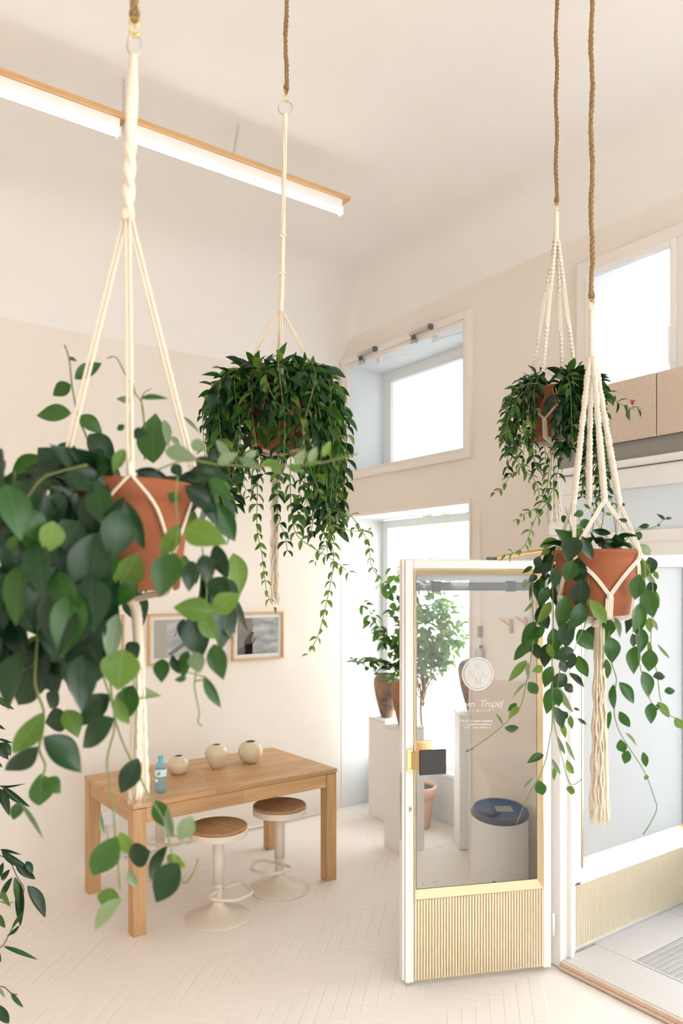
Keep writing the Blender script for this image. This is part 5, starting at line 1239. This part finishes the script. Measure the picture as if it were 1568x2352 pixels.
# ------------------------------------------------------------------ potted tree in the niche
tp = P(975, 1880, 6.2); tp = Vector((4.17, 4.72, 0))
tree = terracotta(tp, 0, .345, .105, .152, .085, 'small leafy tree in a pale terracotta pot by the niche window', TERRAP, 'potted tree', 'potted_tree')
pt = Plant(tree, 'tree')
TD = proj((tp.x, tp.y, 1))[2]; print('TREE', proj((tp.x, tp.y, .34)), TD)
def T(u, v, dd=0): return P(u, v, TD+dd)
trunk = smooth_path([Vector((tp.x, tp.y, .32)), T(970, 1720), T(966, 1620), T(975, 1570)], 6)
MB().tube(trunk, .011, 8, rf=lambda i: 1.2-.02*i).build('trunk', BARK, tree, True)
cl = [(850,1405,-.1),(830,1380,-.2),(880,1340,0),(900,1300,.1),(905,1335,.15),(868,1430,-.15),(895,1470,-.1),(838,1512,-.25),(868,1518,-.2),(812,1515,-.3),(920,1400,.2),(935,1290,.1),(990,1285,.1),(1010,1300,.2),(1000,1380,-.2),(1040,1370,-.1),(1062,1420,0),(1020,1450,-.25),(970,1430,-.2),(985,1350,.1),(1055,1460,.0),(1030,1500,-.1),(960,1480,-.2),(945,1360,.1),(1070,1390,.2),(1020,1340,.25),(975,1400,.2),(1085,1440,.2),(1000,1470,.15),(960,1520,.1),(925,1450,.1),(905,1430,-.2),(950,1320,-.1),(1045,1330,.1)]
brs = MB()
for (u, v, dd) in cl:
    fork = trunk[-1].lerp(trunk[len(trunk)//2], R.uniform(0, .6)); e = T(u+R.uniform(-6, 6), v+R.uniform(-6, 6), dd)
    mid = fork.lerp(e, .5)+Vector((R.uniform(-.03, .03), R.uniform(-.03, .03), R.uniform(-.01, .05)))
    path = resample(smooth_path([fork, mid, e], 8), .02); brs.tube(path, .0042, 5, rf=lambda i, n=len(path): 1.1-.75*i/n)
    n = len(path)
    for q in range(20 if u < 935 else 24):
        p = path[min(n-1, int(n*R.uniform(.45, 1.0)))]
        dv = Vector((R.uniform(-1, 1), R.uniform(-1, 1), R.uniform(-.9 if v < 1480 else -.25, .45)))
        pt.leaf(p+dv*.02, dv, UP+Vector((R.uniform(-.7, .7), R.uniform(-.7, .7), 0)), R.uniform(.07, .108), R.uniform(.044, .066), R.choice('tttm'))
brs.build_split('branch', BARK, tree)
pt.finish()

# ------------------------------------------------------------------ fig at the left edge: trunk stands outside the frame, branches reach in
FD = 2.6
fp = P(-190, HY, FD); fp.z = 0
ficus = terracotta(fp, 0, .36, .13, .18, .05, 'narrow-leaved fig tree reaching in from the left edge of the frame', mat('white_planter', (.8, .79, .77), .5), 'potted tree', 'fig_tree')
pf_ = Plant(ficus, 'ficus')
tr = smooth_path([Vector((fp.x, fp.y, .33)), P(-180, 2350, FD), P(-200, 2000, FD), P(-170, 1650, FD), P(-185, 1450, FD)], 6)
MB().tube(tr, .016, 8, rf=lambda i: 1.1-.025*i).build('trunk', BARK, ficus, True)
FL = [(10,570,185,690,46,'d'),(100,650,230,762,56,'d'),(165,640,212,715,40,'d'),(175,795,302,1002,80,'d'),(95,740,108,905,40,'m'),(125,770,130,1067,54,'d'),(80,740,-5,892,36,'d'),(65,690,-5,772,36,'d'),(22,645,-5,745,32,'d'),(20,1185,247,1272,28,'m'),(125,1050,42,1127,26,'d'),(155,958,68,1082,20,'m'),(-15,975,30,1072,44,'m'),(15,825,62,937,38,'l'),(15,155,192,298,46,'d'),(-5,150,152,150,18,'d'),(-25,170,68,335,56,'d'),(70,1483,149,1582,26,'m'),(-15,1560,60,1690,58,'d'),(-10,1450,32,1518,20,'p'),(0,565,135,595,20,'d'),(-40,1190,5,1290,40,'d')]
pf_.traced(2.8, 0, 1750, FL, FD-.06, FD+.06, 'd')
pf_.traced(2.8, 0, 1400, [(-10,440,90,545,46,'m'),(-20,560,82,642,40,'m'),(-30,850,52,965,62,'d'),(-5,830,85,860,16,'d'),(-15,740,32,772,20,'d'),(-20,985,15,1015,20,'d'),(-40,420,20,460,30,'m'),(10,855,70,940,60,'d')], FD-.06, FD+.06, 'd')
def fst(pts): pf_.stems.append((smooth_path([P(u, v, FD) for u, v in pts], 6), .0020))
fst([(-175,1900),(-80,1930),(0,1965),(22,1978),(40,2015),(54,2036),(54,2055)]); fst([(-178,2250),(-60,2200),(0,2177),(20,2148),(38,2115),(54,2092)]); fst([(-178,2350),(-60,2290),(0,2265),(25,2281),(40,2285)])
fst([(-172,1700),(-60,1720),(-5,1700),(5,1705)]); fst([(-175,1800),(-60,1800),(0,1805)]); fst([(-172,1620),(-60,1560),(-5,1556)]); fst([(-178,2050),(-80,2010),(0,2070),(30,2072)]); fst([(-178,2330),(-80,2300),(-5,2310)]); fst([(-175,2100),(-60,2090),(-5,2100)])
for i in range(60):
    q = R.choice(tr[4:]); b = q+Vector((R.uniform(-.28, .02), R.uniform(-.2, .2), R.uniform(-.1, .1)))-CRIGHT*R.uniform(0, .12)
    u, v, d = proj(b)
    if u > -110: continue
    pf_.leaf(b, Vector((R.uniform(-.6, .6), R.uniform(-.6, .6), -.8)), D(R.uniform(-1, 1)), .12, .024, 'd', 3)
pf_.finish(stemmat=STEMB)
# ------------------------------------------------------------------ street tree outside
def street_tree(x, y, h, rad, lab):
    t = thing('street_tree', (x, y, -.02), lab, 'tree')
    MB().tube([(x, y, -.02), (x+.1, y, h*.5), (x, y+.1, h*.8)], .14, 8, rf=lambda i: 1-.2*i).build('trunk', BARK, t, True)
    mb = MB()
    for i in range(1700):
        dv = Vector((R.gauss(0, 1), R.gauss(0, 1), R.gauss(0, 1))).normalized()*rad*R.random()**.4; p = Vector((x, y, h))+dv
        mb.M = leaf_matrix(p, Vector((R.uniform(-1, 1), R.uniform(-1, 1), R.uniform(-1, .3))), Vector((R.uniform(-1, 1), R.uniform(-1, 1), 1)), .34, .24)
        mb.add(*GEO['tree'][0])
    mb.M = None
    mb.build('foliage', LEAFT, t, True, kind='stuff')
street_tree(12.5, 13.2, 6.2, 2.7, 'leafy street tree seen pale through the upper niche window')
